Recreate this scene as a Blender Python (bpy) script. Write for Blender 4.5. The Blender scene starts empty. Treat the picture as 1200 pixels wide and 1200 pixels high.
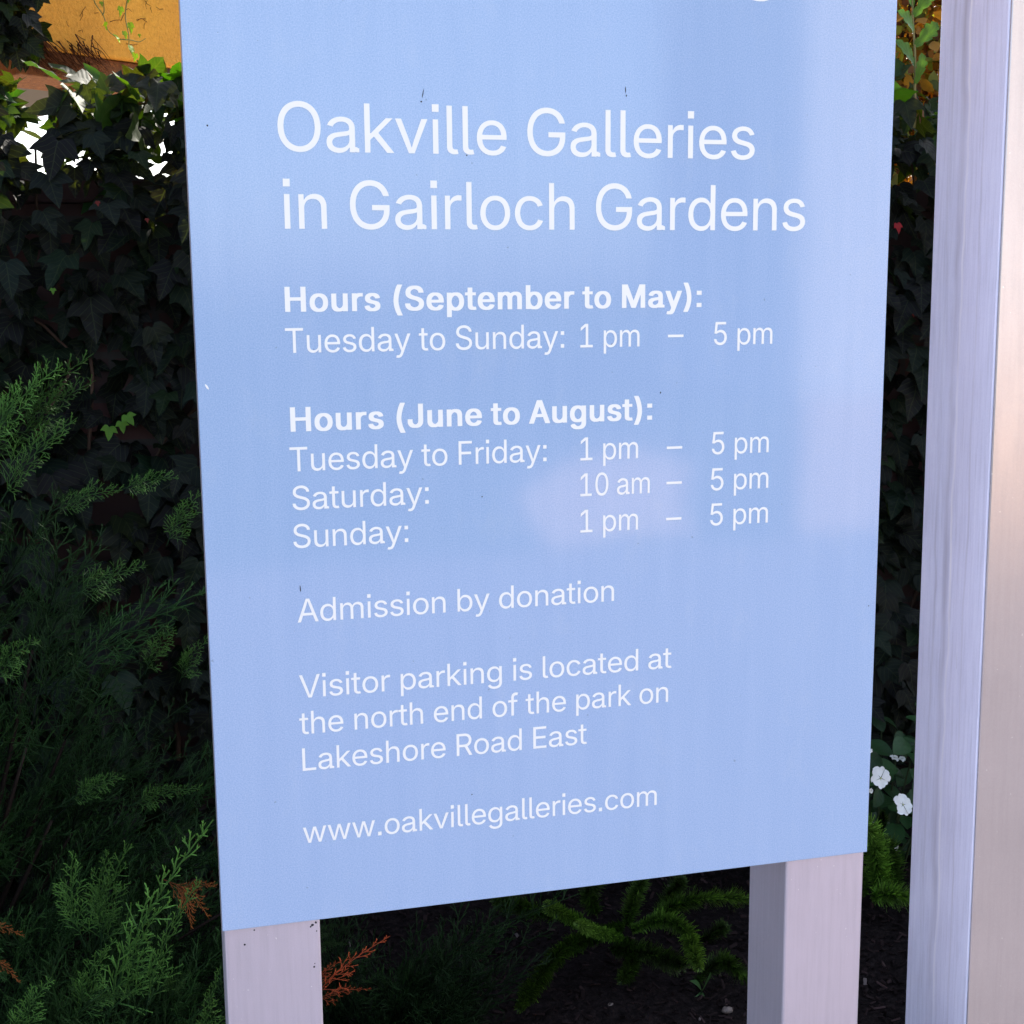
import bpy, math, random, json
import numpy as np
from mathutils.geometry import delaunay_2d_cdt
from mathutils import Matrix, Vector

# ------------------------------------------------------------------ camera, sky, sun, exposure
scene = bpy.context.scene
COL = scene.collection
R_CAM = np.array([[0.9675, -0.2526, -0.0087], [0.0487, 0.1527, 0.9871], [0.2480, 0.9555, -0.1600]])
_f = R_CAM[2] / np.linalg.norm(R_CAM[2])
_r = R_CAM[0] - _f * (R_CAM[0] @ _f); _r /= np.linalg.norm(_r)
_u = np.cross(_r, _f)
R_CAM = np.array([_r, _u, _f])
C_CAM = np.array([-0.0359, -1.4442, 1.5511])
FPX = 1571.24
cam_d = bpy.data.cameras.new('camera'); cam = bpy.data.objects.new('camera', cam_d); COL.objects.link(cam)
cam_d.sensor_width = 36; cam_d.lens = 36 * FPX / 1200; cam_d.clip_start = 0.05; cam_d.clip_end = 2000
m4 = Matrix.Identity(4)
for i in range(3):
    m4[i][0] = _r[i]; m4[i][1] = _u[i]; m4[i][2] = -_f[i]; m4[i][3] = C_CAM[i]
cam.matrix_world = m4
scene.camera = cam
cam_d.dof.use_dof = False

SUN_AZ, SUN_EL = math.radians(36), math.radians(38)        # azimuth from +Y towards +X: behind the hedge, to the right
world = bpy.data.worlds.new('World'); scene.world = world; world.use_nodes = True
wn = world.node_tree; wn.nodes.clear()
sky = wn.nodes.new('ShaderNodeTexSky'); sky.sky_type = 'NISHITA'; sky.sun_disc = False
sky.sun_elevation = SUN_EL; sky.sun_rotation = SUN_AZ; sky.dust_density = 2.0; sky.air_density = 1.0; sky.ozone_density = 1.0
hs = wn.nodes.new('ShaderNodeHueSaturation'); hs.inputs['Saturation'].default_value = 0.78
bg = wn.nodes.new('ShaderNodeBackground'); bg.inputs[1].default_value = 0.12
wo = wn.nodes.new('ShaderNodeOutputWorld')
wn.links.new(sky.outputs[0], hs.inputs['Color']); wn.links.new(hs.outputs[0], bg.inputs[0]); wn.links.new(bg.outputs[0], wo.inputs[0])
sun_d = bpy.data.lights.new('sun', 'SUN'); sun_d.energy = 3.2; sun_d.angle = math.radians(0.53); sun_d.color = (1.0, 0.93, 0.82)
sun = bpy.data.objects.new('sun', sun_d); COL.objects.link(sun)
sdir = Vector((math.sin(SUN_AZ) * math.cos(SUN_EL), math.cos(SUN_AZ) * math.cos(SUN_EL), math.sin(SUN_EL)))
sun.rotation_euler = sdir.to_track_quat('Z', 'Y').to_euler(); sun.location = (3, 5, 8)
vs = scene.view_settings
vs.view_transform = 'Standard'; vs.look = 'None'; vs.gamma = 1; vs.use_curve_mapping = False
vs.exposure = 2.04
scene.cycles.max_bounces = 8; scene.cycles.transparent_max_bounces = 8
scene.cycles.use_denoising = True
try: scene.cycles.sample_clamp_indirect = 6
except Exception: pass

# ------------------------------------------------------------------ helpers
def at(px, py, y):
    """point on the plane of depth y seen at photo pixel (px, py)"""
    d = np.array([(px - 600) / FPX, -(py - 600) / FPX, 1.0]) @ R_CAM
    return C_CAM + d * ((y - C_CAM[1]) / d[1])
def gnd(px, py, z=0.0):
    d = np.array([(px - 600) / FPX, -(py - 600) / FPX, 1.0]) @ R_CAM
    return C_CAM + d * ((z - C_CAM[2]) / d[2])
def unit(v):
    v = np.asarray(v, float); return v / np.maximum(np.linalg.norm(v, axis=-1, keepdims=True), 1e-9)

class Acc:
    """collects triangles with a colour and a uv per vertex"""
    def __init__(s): s.V = []; s.T = []; s.C = []; s.U = []; s.n = 0
    def add(s, V, T, col=(1, 1, 1), uv=None):
        V = np.asarray(V, float).reshape(-1, 3); T = np.asarray(T, int).reshape(-1, 3)
        c = np.asarray(col, float)
        if c.ndim == 1: c = np.tile(c, (len(V), 1))
        if uv is None: uv = np.zeros((len(V), 2))
        s.V.append(V); s.T.append(T + s.n); s.C.append(c); s.U.append(np.asarray(uv, float).reshape(-1, 2)); s.n += len(V)
    def build(s, name, mat, parent=None, smooth=True, origin=None):
        V = np.concatenate(s.V); T = np.concatenate(s.T); C = np.concatenate(s.C); U = np.concatenate(s.U)
        if origin is not None: V = V - np.asarray(origin, float)
        me = bpy.data.meshes.new(name)
        me.vertices.add(len(V)); me.vertices.foreach_set('co', V.astype(np.float32).ravel())
        me.loops.add(len(T) * 3); me.loops.foreach_set('vertex_index', T.astype(np.int32).ravel())
        me.polygons.add(len(T)); me.polygons.foreach_set('loop_start', np.arange(0, len(T) * 3, 3, dtype=np.int32))
        me.polygons.foreach_set('use_smooth', np.full(len(T), smooth))
        me.update(calc_edges=True); me.validate()
        a = me.attributes.new('tint', 'FLOAT_COLOR', 'POINT')
        a.data.foreach_set('color', np.concatenate([C, np.ones((len(C), 1))], 1).astype(np.float32).ravel())
        uvl = me.uv_layers.new(name='UVMap'); uvl.data.foreach_set('uv', U[T.ravel()].astype(np.float32).ravel())
        me.materials.append(mat)
        o = bpy.data.objects.new(name, me); COL.objects.link(o)
        if parent is not None: o.parent = parent
        if origin is not None: o.location = origin
        return o

def pymesh(name, verts, faces, mat, parent=None, bevel=0, smooth=False, loc=None, rot=None):
    me = bpy.data.meshes.new(name); me.from_pydata([tuple(map(float, v)) for v in verts], [], faces); me.update()
    if mat: me.materials.append(mat)
    o = bpy.data.objects.new(name, me); COL.objects.link(o)
    if parent is not None: o.parent = parent
    if loc is not None: o.location = loc
    if rot is not None: o.rotation_euler = rot
    if bevel:
        b = o.modifiers.new('bevel', 'BEVEL'); b.width = bevel; b.segments = 2; b.limit_method = 'ANGLE'
    if smooth:
        for p in me.polygons: p.use_smooth = True
    return o
def boxes(lst):
    V = []; F = []
    for (x0, x1, y0, y1, z0, z1) in lst:
        n = len(V)
        V += [(x0, y0, z0), (x1, y0, z0), (x1, y1, z0), (x0, y1, z0), (x0, y0, z1), (x1, y0, z1), (x1, y1, z1), (x0, y1, z1)]
        F += [tuple(n + i for i in f) for f in ((3, 2, 1, 0), (4, 5, 6, 7), (0, 1, 5, 4), (1, 2, 6, 5), (2, 3, 7, 6), (3, 0, 4, 7))]
    return V, F
def tag(o, label=None, cat=None, group=None, kind=None):
    if label: o['label'] = label
    if cat: o['category'] = cat
    if group: o['group'] = group
    if kind: o['kind'] = kind
    return o
def empty(name, loc=(0, 0, 0)):
    o = bpy.data.objects.new(name, None); COL.objects.link(o); o.location = loc; o.empty_display_size = 0.1; return o

def segs(p0, p1, r0, r1, n=3):
    """tapered n-sided sticks between arrays of points"""
    p0 = np.asarray(p0, float); p1 = np.asarray(p1, float); m = len(p0)
    r0 = np.broadcast_to(r0, m); r1 = np.broadcast_to(r1, m)
    d = unit(p1 - p0); h = np.where(np.abs(d[:, 2:3]) > 0.9, np.array([[1., 0, 0]]), np.array([[0, 0, 1.]]))
    a = unit(np.cross(d, h)); b = np.cross(d, a)
    an = np.arange(n) * 2 * math.pi / n
    ring = a[:, None, :] * np.cos(an)[None, :, None] + b[:, None, :] * np.sin(an)[None, :, None]
    V = np.concatenate([p0[:, None] + ring * r0[:, None, None], p1[:, None] + ring * r1[:, None, None]], 1)
    t = []
    for i in range(n):
        j = (i + 1) % n; t += [(i, j, n + j), (i, n + j, n + i)]
    T = (np.arange(m) * 2 * n)[:, None, None] + np.array(t)[None]
    return V.reshape(-1, 3), T.reshape(-1, 3)
def tube(acc, pts, r0, r1, col, n=6):
    """one continuous tapered tube through pts"""
    P = np.asarray(pts, float); k = len(P); d = unit(np.gradient(P, axis=0)); ref = np.array([0.3, 0.2, 0.93])
    a = unit(np.cross(d, ref)); b = np.cross(d, a); an = np.arange(n) * 2 * math.pi / n
    rr = np.linspace(r0, r1, k)
    V = P[:, None] + (a[:, None] * np.cos(an)[None, :, None] + b[:, None] * np.sin(an)[None, :, None]) * rr[:, None, None]
    T = []
    for q in range(k - 1):
        for i in range(n):
            j = (i + 1) % n; A = q * n
            T += [(A + i, A + j, A + n + j), (A + i, A + n + j, A + n + i)]
    V = np.concatenate([V.reshape(-1, 3), P[:1], P[-1:]])
    for i in range(n):
        j = (i + 1) % n; T += [(k * n, j, i), (k * n + 1, (k - 1) * n + i, (k - 1) * n + j)]
    acc.add(V, T, col)
def spline(pts, k=12):
    P = np.asarray(pts, float); P = np.vstack([2 * P[0] - P[1], P, 2 * P[-1] - P[-2]]); out = []
    for i in range(1, len(P) - 2):
        for t in np.linspace(0, 1, k, endpoint=False):
            a, b, c, d = P[i - 1:i + 3]
            out.append(0.5 * (2 * b + (c - a) * t + (2 * a - 5 * b + 4 * c - d) * t * t + (3 * b - a - 3 * c + d) * t ** 3))
    out.append(P[-2]); return np.array(out)
def inst(acc, V, T, uv, Rm, S, Pos, col, colv=None):
    """copies of a small leaf mesh: rotations (m,3,3), scales (m), positions (m,3), colours (m,3)"""
    m = len(Pos); n = len(V)
    W = np.einsum('mij,nj->mni', Rm, V) * np.asarray(S).reshape(m, 1, 1) + np.asarray(Pos)[:, None]
    TT = (np.arange(m) * n)[:, None, None] + np.asarray(T)[None]
    C = np.repeat(np.asarray(col)[:, None], n, 1)
    if colv is not None: C = C * np.asarray(colv)[None]
    acc.add(W.reshape(-1, 3), TT.reshape(-1, 3), C.reshape(-1, 3), np.tile(uv, (m, 1)))
def frames(N, tip):
    """rotation matrices with columns side, tip, normal"""
    N = unit(N); t = tip - N * np.sum(tip * N, -1, keepdims=True); t = unit(t); s = np.cross(t, N)
    return np.stack([s, t, N], -1)

# ------------------------------------------------------------------ materials
def nt(name):
    m = bpy.data.materials.new(name); m.use_nodes = True; t = m.node_tree; b = t.nodes['Principled BSDF']; return m, t, b
def N(t, k, **kw):
    n = t.nodes.new(k)
    for a, v in kw.items():
        if a.startswith('i_'): n.inputs[a[2:].replace('_', ' ')].default_value = v
        else: setattr(n, a, v)
    return n
def mixc(t, fac, a, b, mode='MIX'):
    n = t.nodes.new('ShaderNodeMix'); n.data_type = 'RGBA'; n.blend_type = mode
    for s, v in ((0, fac), (6, a), (7, b)):
        if isinstance(v, bpy.types.NodeSocket): t.links.new(v, n.inputs[s])
        else: n.inputs[s].default_value = v if s == 0 else (*v, 1) if len(v) == 3 else v
    return n.outputs[2]
def ramp(t, src, stops):
    n = t.nodes.new('ShaderNodeValToRGB'); e = n.color_ramp.elements
    while len(e) < len(stops): e.new(0.5)
    for q, (p, c) in zip(e, stops): q.position = p; q.color = (*c, 1) if len(c) == 3 else c
    t.links.new(src, n.inputs[0]); return n.outputs[0]
def noise(t, scale, detail=3, rough=0.5, stretch=None, coord='Object'):
    tc = t.nodes.new('ShaderNodeTexCoord'); n = N(t, 'ShaderNodeTexNoise'); n.inputs['Scale'].default_value = scale
    n.inputs['Detail'].default_value = detail; n.inputs['Roughness'].default_value = rough
    if stretch:
        mp = t.nodes.new('ShaderNodeMapping'); mp.inputs['Scale'].default_value = stretch
        t.links.new(tc.outputs[coord], mp.inputs[0]); t.links.new(mp.outputs[0], n.inputs[0])
    else: t.links.new(tc.outputs[coord], n.inputs[0])
    return n.outputs[0]
def bump(t, b, h, strength, dist=0.01):
    n = t.nodes.new('ShaderNodeBump'); n.inputs['Strength'].default_value = strength; n.inputs['Distance'].default_value = dist
    t.links.new(h, n.inputs['Height']); t.links.new(n.outputs[0], b.inputs['Normal'])

def leaf_mat(name, rough=0.42, transl=0.3, tcol=(1.4, 1.5, 0.5), veins=False, spec=0.5):
    m, t, b = nt(name); at_ = N(t, 'ShaderNodeAttribute', attribute_name='tint'); c = at_.outputs['Color']
    nz = noise(t, 60, 2); c = mixc(t, 0.35, c, ramp(t, nz, [(0.3, (0.5, 0.5, 0.5)), (0.7, (1, 1, 1))]), 'MULTIPLY')
    if veins:
        tc = t.nodes.new('ShaderNodeTexCoord'); sx = t.nodes.new('ShaderNodeSeparateXYZ'); t.links.new(tc.outputs['UV'], sx.inputs[0])
        ab = N(t, 'ShaderNodeMath', operation='ABSOLUTE'); t.links.new(sx.outputs[0], ab.inputs[0])
        # side veins run outwards and forwards from the midrib
        md = N(t, 'ShaderNodeMath', operation='MULTIPLY_ADD'); t.links.new(ab.outputs[0], md.inputs[0]); md.inputs[1].default_value = -0.9; t.links.new(sx.outputs[1], md.inputs[2])
        ml = N(t, 'ShaderNodeMath', operation='MULTIPLY'); t.links.new(md.outputs[0], ml.inputs[0]); ml.inputs[1].default_value = 5.0
        fr = N(t, 'ShaderNodeMath', operation='PINGPONG'); t.links.new(ml.outputs[0], fr.inputs[0]); fr.inputs[1].default_value = 0.5
        lt = N(t, 'ShaderNodeMath', operation='MINIMUM'); t.links.new(fr.outputs[0], lt.inputs[0])
        a2 = N(t, 'ShaderNodeMath', operation='MULTIPLY'); t.links.new(ab.outputs[0], a2.inputs[0]); a2.inputs[1].default_value = 3.0
        t.links.new(a2.outputs[0], lt.inputs[1])
        vm = ramp(t, lt.outputs[0], [(0.0, (1, 1, 1)), (0.07, (0, 0, 0))])
        vs_ = N(t, 'ShaderNodeMath', operation='MULTIPLY'); t.links.new(vm, vs_.inputs[0]); vs_.inputs[1].default_value = 0.45
        c = mixc(t, vs_.outputs[0], c, (0.03, 0.042, 0.02))
        bump(t, b, lt.outputs[0], 0.25, 0.004)
    t.links.new(c, b.inputs['Base Color']); b.inputs['Roughness'].default_value = rough; b.inputs['Specular IOR Level'].default_value = spec
    if transl:
        tr = t.nodes.new('ShaderNodeBsdfTranslucent'); t.links.new(mixc(t, 1.0, c, tcol, 'MULTIPLY'), tr.inputs[0])
        mx = t.nodes.new('ShaderNodeMixShader'); mx.inputs[0].default_value = transl; out = t.nodes['Material Output']
        t.links.new(b.outputs[0], mx.inputs[1]); t.links.new(tr.outputs[0], mx.inputs[2]); t.links.new(mx.outputs[0], out.inputs[0])
    return m
M = {}
M['ivy'] = leaf_mat('ivy_leaf', 0.58, 0.30, (6.0, 5.4, 0.6), True, 0.15)
M['conifer'] = leaf_mat('conifer_scale', 0.55, 0.12, (1.4, 1.5, 0.5), spec=0.12)
M['fern'] = leaf_mat('fern_needle', 0.5, 0.25, (1.5, 1.5, 0.5), spec=0.12)
M['soft_leaf'] = leaf_mat('soft_leaf', 0.45, 0.3, (1.5, 1.5, 0.5), True, 0.2)
M['shrub'] = leaf_mat('sunlit_leaf', 0.5, 0.5, (3.4, 2.6, 0.7), False, 0.3)
M['petal'] = leaf_mat('petal', 0.6, 0.25, (1, 1, 1))
M['wood'] = leaf_mat('twig', 0.8, 0, spec=0.06)

m, t, b = nt('blue_sign_paint'); M['paint'] = m
c = mixc(t, 0.22, (0.315, 0.462, 0.745), ramp(t, noise(t, 9, 4, 0.6, (6, 6, 0.35)), [(0.3, (0.27, 0.42, 0.68)), (0.7, (0.40, 0.54, 0.78))]))
c = mixc(t, 0.17, c, ramp(t, noise(t, 650, 2, 0.7), [(0.35, (0.15, 0.2, 0.4)), (0.65, (0.75, 0.8, 0.95))]))
c = mixc(t, ramp(t, noise(t, 150, 1, 0.5), [(0.775, (0, 0, 0)), (0.80, (0.35, 0.35, 0.35))]), c, (0.08, 0.10, 0.16))
c = mixc(t, ramp(t, noise(t, 18, 6, 0.75, (1, 1, 0.5)), [(0.55, (0, 0, 0)), (0.85, (0.25, 0.25, 0.25))]), c, (0.55, 0.62, 0.74))
t.links.new(c, b.inputs['Base Color']); b.inputs['Roughness'].default_value = 0.075; b.inputs['Specular IOR Level'].default_value = 0.6
bump(t, b, noise(t, 2.2, 2), 0.03, 0.01)
m, t, b = nt('white_vinyl'); M['white'] = m
b.inputs['Base Color'].default_value = (0.88, 0.88, 0.885, 1); b.inputs['Roughness'].default_value = 0.35
def metal(name, base, metallic, rough, streak, runs=()):
    m, t, b = nt(name)
    s1 = noise(t, 26, 5, 0.65, (7, 7, 0.35)); s2 = noise(t, 1100, 2, 0.7); s3 = noise(t, 5, 4, 0.6)
    d = tuple(x * (1 - streak) for x in base); l = tuple(min(1, x * (1 + streak * 0.6)) for x in base)
    c = ramp(t, s1, [(0.28, d), (0.5, base), (0.72, l)])
    c = mixc(t, 0.22, c, ramp(t, s2, [(0.3, tuple(x * 0.45 for x in base)), (0.7, tuple(min(1, x * 1.35) for x in base))]))
    c = mixc(t, 0.3, c, ramp(t, s3, [(0.35, tuple(x * 0.75 for x in base)), (0.65, base)]))
    fl = noise(t, 260, 1, 0.5)
    c = mixc(t, ramp(t, fl, [(0.785, (0, 0, 0)), (0.82, (0.7, 0.7, 0.7))]), c, (0.9, 0.9, 0.92))
    tc = t.nodes.new('ShaderNodeTexCoord'); sp = t.nodes.new('ShaderNodeSeparateXYZ'); t.links.new(tc.outputs['Object'], sp.inputs[0])
    for (y0, wob, wid, col, amt, seed) in runs:
        cz = t.nodes.new('ShaderNodeCombineXYZ'); cz.inputs[0].default_value = seed; t.links.new(sp.outputs[2], cz.inputs[2])
        nz = N(t, 'ShaderNodeTexNoise'); nz.inputs['Scale'].default_value = 5.0; nz.inputs['Detail'].default_value = 3; t.links.new(cz.outputs[0], nz.inputs[0])
        q = N(t, 'ShaderNodeMath', operation='MULTIPLY_ADD'); t.links.new(nz.outputs[0], q.inputs[0]); q.inputs[1].default_value = wob; q.inputs[2].default_value = -wob * .5 - y0
        s_ = N(t, 'ShaderNodeMath', operation='ADD'); t.links.new(q.outputs[0], s_.inputs[0]); t.links.new(sp.outputs[1], s_.inputs[1])
        ab = N(t, 'ShaderNodeMath', operation='ABSOLUTE'); t.links.new(s_.outputs[0], ab.inputs[0])
        mr = N(t, 'ShaderNodeMapRange'); t.links.new(ab.outputs[0], mr.inputs[0]); mr.inputs[1].default_value = 0; mr.inputs[2].default_value = wid; mr.inputs[3].default_value = amt; mr.inputs[4].default_value = 0
        fade = N(t, 'ShaderNodeMath', operation='MULTIPLY'); t.links.new(mr.outputs[0], fade.inputs[0]); t.links.new(ramp(t, noise(t, 3, 3, 0.6), [(0.38, (0.15, 0.15, 0.15)), (0.6, (1, 1, 1))]), fade.inputs[1])
        c = mixc(t, fade.outputs[0], c, col)
    t.links.new(c, b.inputs['Base Color']); b.inputs['Metallic'].default_value = metallic
    t.links.new(ramp(t, s1, [(0.2, (rough * 1.25,) * 3), (0.8, (rough * 0.85,) * 3)]), b.inputs['Roughness'])
    bump(t, b, s2, 0.08, 0.0006); return m
M['post_metal'] = metal('satin_aluminium', (0.56, 0.52, 0.63), 0.45, 0.38, 0.12)
M['pylon_metal'] = metal('streaked_skylit_aluminium', (0.68, 0.71, 0.93), 0.12, 0.30, 0.26, [(0.015, .035, .010, (.30, .30, .38), .55, 1.0), (0.004, .035, .0035, (.92, .92, .95), .6, 1.0), (0.040, .03, .004, (.33, .33, .42), .4, 7.0), (-.03, .02, .003, (.36, .36, .44), .35, 13.0)])  # water streaks over a light bluish base that carries the side's skylight
M['face_metal'] = metal('dimmed_front_aluminium', (0.46, 0.445, 0.48), 0.60, 0.20, 0.10)  # same aluminium toned darker: the front's weaker light put into the colour
m, t, b = nt('dirt'); M['dirt'] = m; b.inputs['Base Color'].default_value = (0.02, 0.02, 0.03, 1); b.inputs['Roughness'].default_value = 0.9

m, t, b = nt('ground_lawn'); M['lawn'] = m
c = ramp(t, noise(t, 3, 6, 0.6), [(0.3, (0.035, 0.055, 0.018)), (0.55, (0.055, 0.085, 0.028)), (0.8, (0.09, 0.11, 0.045))])
t.links.new(c, b.inputs['Base Color']); b.inputs['Roughness'].default_value = 0.95; b.inputs['Specular IOR Level'].default_value = 0.1; bump(t, b, noise(t, 90, 4), 0.8, 0.03)
m, t, b = nt('mulch_soil'); M['soil'] = m
c = ramp(t, noise(t, 55, 6, 0.65), [(0.3, (0.004, 0.003, 0.003)), (0.55, (0.011, 0.008, 0.008)), (0.8, (0.025, 0.018, 0.017))])
t.links.new(c, b.inputs['Base Color']); b.inputs['Roughness'].default_value = 0.95; b.inputs['Specular IOR Level'].default_value = 0.04; bump(t, b, noise(t, 70, 5), 1.0, 0.02)
m, t, b = nt('brick_path'); M['path'] = m
c = ramp(t, noise(t, 30, 6, 0.65), [(0.3, (0.165, 0.125, 0.12)), (0.55, (0.235, 0.188, 0.18)), (0.8, (0.31, 0.26, 0.25))])
t.links.new(c, b.inputs['Base Color']); b.inputs['Roughness'].default_value = 0.9
m, t, b = nt('gravel'); M['gravel'] = m
c = ramp(t, noise(t, 40, 5, 0.6), [(0.3, (0.56, 0.37, 0.25)), (0.7, (0.80, 0.54, 0.37))])
t.links.new(c, b.inputs['Base Color']); b.inputs['Roughness'].default_value = 0.9
m, t, b = nt('terrace_paving'); M['terrace'] = m
bt = N(t, 'ShaderNodeTexBrick'); tc = t.nodes.new('ShaderNodeTexCoord'); t.links.new(tc.outputs['Object'], bt.inputs[0]); bt.inputs['Scale'].default_value = 2.2
bt.inputs['Color1'].default_value = (0.64, 0.56, 0.46, 1); bt.inputs['Color2'].default_value = (0.58, 0.51, 0.42, 1); bt.inputs['Mortar'].default_value = (0.25, 0.22, 0.19, 1)
t.links.new(bt.outputs[0], b.inputs['Base Color']); b.inputs['Roughness'].default_value = 0.85
m, t, b = nt('orange_stucco'); M['stucco'] = m
c = ramp(t, noise(t, 60, 6, 0.7), [(0.3, (0.50, 0.205, 0.018)), (0.5, (0.70, 0.30, 0.028)), (0.75, (0.80, 0.38, 0.045))])
c = mixc(t, 0.4, c, ramp(t, noise(t, 4, 4), [(0.35, (0.55, 0.22, 0.02)), (0.65, (0.76, 0.36, 0.035))]))
t.links.new(c, b.inputs['Base Color']); b.inputs['Roughness'].default_value = 0.9; bump(t, b, noise(t, 90, 5, 0.7), 0.9, 0.012)
m, t, b = nt('shaded_stucco'); M['stucco_shade'] = m
c = ramp(t, noise(t, 45, 6, 0.7), [(0.3, (0.09, 0.026, 0.007)), (0.7, (0.26, 0.085, 0.016))])  # the orange stucco darkened: shade under the overhang put into the colour
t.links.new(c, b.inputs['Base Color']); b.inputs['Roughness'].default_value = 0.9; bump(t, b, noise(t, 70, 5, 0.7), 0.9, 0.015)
m, t, b = nt('dark_brick'); M['brick'] = m
bt = N(t, 'ShaderNodeTexBrick'); tc = t.nodes.new('ShaderNodeTexCoord'); mp = t.nodes.new('ShaderNodeMapping'); mp.inputs['Rotation'].default_value = (math.radians(90), 0, 0)
t.links.new(tc.outputs['Object'], mp.inputs[0]); t.links.new(mp.outputs[0], bt.inputs[0]); bt.inputs['Scale'].default_value = 2.3
bt.inputs['Color1'].default_value = (0.030, 0.009, 0.008, 1); bt.inputs['Color2'].default_value = (0.018, 0.007, 0.007, 1); bt.inputs['Mortar'].default_value = (0.016, 0.014, 0.013, 1)
t.links.new(bt.outputs[0], b.inputs['Base Color']); b.inputs['Roughness'].default_value = 0.9
def plain(name, col, rough=0.7):
    m, t, b = nt(name); c = mixc(t, 0.25, col, ramp(t, noise(t, 12, 5), [(0.3, tuple(x * 0.7 for x in col)), (0.7, col)])); t.links.new(c, b.inputs['Base Color']); b.inputs['Roughness'].default_value = rough; return m
M['render'] = plain('pale_render', (0.56, 0.535, 0.53)); M['slate'] = plain('slate_roof', (0.08, 0.08, 0.09)); M['glass'] = plain('dark_glass', (0.03, 0.035, 0.045), 0.08); M['trim'] = plain('white_trim', (0.75, 0.74, 0.72)); M['timber'] = plain('dark_timber', (0.05, 0.03, 0.022))
M['stone'] = plain('pale_stone', (0.10, 0.075, 0.065))

# ------------------------------------------------------------------ the setting
rng = np.random.default_rng(7); random.seed(7)
def sheet(name, x0, x1, y0, y1, z, mat): return tag(pymesh(name, [(x0, y0, z), (x1, y0, z), (x1, y1, z), (x0, y1, z)], [(0, 1, 2, 3)], mat), kind='structure')
sheet('ground', -600, 600, -600, 600, -0.03, M['lawn'])
sheet('footpath', -14, 16, -6.4, -0.35, -0.026, M['path'])
tag(pymesh('mirrored_drive', [(3.95, -6.5, -.022), (25, -6.5, -.022), (25, -16.9, -.022), (9.25, -16.9, -.022)], [(3, 2, 1, 0)], M['gravel']), kind='structure')  # unseen gravel, outlined for the pale band it mirrors on the board
tag(pymesh('mirrored_gravel', [(2.25, -6.4, -.018), (2.9, -6.75, -.018), (3.3, -6.6, -.018), (3.75, -8.0, -.018), (4.75, -10.2, -.018), (4.6, -11.5, -.018), (3.6, -10.6, -.018), (2.6, -8.6, -.018)], [(7, 6, 5, 4, 3, 2, 1, 0)], M['gravel']), kind='structure')  # unseen gravel added for the pinkish patch it mirrors on the board
sheet('terrace', -7, 9, 2.35, 11, -0.02, M['terrace'])
# uneven planting bed
nx, ny = 150, 46; gx = np.linspace(-3, 4, nx); gy = np.linspace(0.1, 2.02, ny); X, Y = np.meshgrid(gx, gy)
Z = 0.012 * np.sin(X * 5.1 + Y * 3) + 0.010 * np.sin(Y * 9 - X * 4) + rng.normal(0, 0.004, X.shape)
Z[0] = Z[-1] = -0.034; Z[:, 0] = Z[:, -1] = -0.034
def bed_z(x, y): return 0.012 * np.sin(x * 5.1 + y * 3) + 0.010 * np.sin(y * 9 - x * 4)
F = [(j * nx + i, j * nx + i + 1, (j + 1) * nx + i + 1, (j + 1) * nx + i) for j in range(ny - 1) for i in range(nx - 1)]
tag(pymesh('planting_bed', np.stack([X, Y, Z], -1).reshape(-1, 3), F, M['soil'], smooth=True), kind='structure')
# bark mulch: thousands of small chips
nchip = 7000; cx = rng.uniform(-0.6, 2.4, nchip); cy = rng.uniform(0.35, 1.9, nchip); cz = bed_z(cx, cy) + 0.004
cube = np.array([(-1, -1, -1), (1, -.8, -1), (.8, 1, -1), (-1, .7, -1), (-.8, -1, 1), (1, -1, 1), (.9, .8, 1), (-.7, 1, 1)], float) * .5
cT = [(0, 2, 1), (0, 3, 2), (4, 5, 6), (4, 6, 7), (0, 1, 5), (0, 5, 4), (1, 2, 6), (1, 6, 5), (2, 3, 7), (2, 7, 6), (3, 0, 4), (3, 4, 7)]
ac = Acc(); Nn = unit(rng.normal(0, 0.45, (nchip, 3)) + np.array([0, 0, 1.])); Rm = frames(Nn, rng.normal(0, 1, (nchip, 3)))
dim = np.stack([rng.uniform(.003, .009, nchip), rng.uniform(.008, .03, nchip), rng.uniform(.0015, .004, nchip)], -1)
W = np.einsum('mij,mnj->mni', Rm, cube[None] * dim[:, None]) + np.stack([cx, cy, cz], -1)[:, None]
shade = rng.lognormal(-0.2, 0.5, nchip); pale = rng.random(nchip) < 0.012
cc = np.where(pale[:, None], np.array([[.12, .095, .09]]), np.array([[.013, .008, .008]]) * shade[:, None])
ac.add(W.reshape(-1, 3), ((np.arange(nchip) * 8)[:, None, None] + np.array(cT)[None]).reshape(-1, 3), np.repeat(cc, 8, 0))
tag(ac.build('bark_mulch', M['wood'], smooth=False), 'dark brown bark mulch scattered over the planting bed', 'mulch', kind='stuff')

# house behind the hedge, on the left: orange stucco storey carried over an open porch
A0 = at(110, 65, 4.2); wd = np.array([0.841, 0.542]); wn_ = np.array([-0.542, 0.841])   # along the wall, into the house
def hp(u, v, z): return (A0[0] + wd[0] * u + wn_[0] * v, A0[1] + wd[1] * u + wn_[1] * v, z)
def hbox(name, u0, u1, v0, v1, z0, z1, mat, parent, bevel=0):
    V = [hp(u, v, z) for z in (z0, z1) for (u, v) in ((u0, v0), (u1, v0), (u1, v1), (u0, v1))]
    return pymesh(name, [np.array(v) - np.array(parent.location) for v in V], [(3, 2, 1, 0), (4, 5, 6, 7), (0, 1, 5, 4), (1, 2, 6, 5), (2, 3, 7, 6), (3, 0, 4, 7)], mat, parent, bevel)
zb = A0[2]
house = tag(empty('house', hp(-2, 2, 0)), 'house with orange stucco upper wall rising behind the ivy at top left', 'house')
hbox('wall', -5, 0.62, 0, 4.2, zb, zb + 2.4, M['stucco'], house, 0.01)
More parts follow.
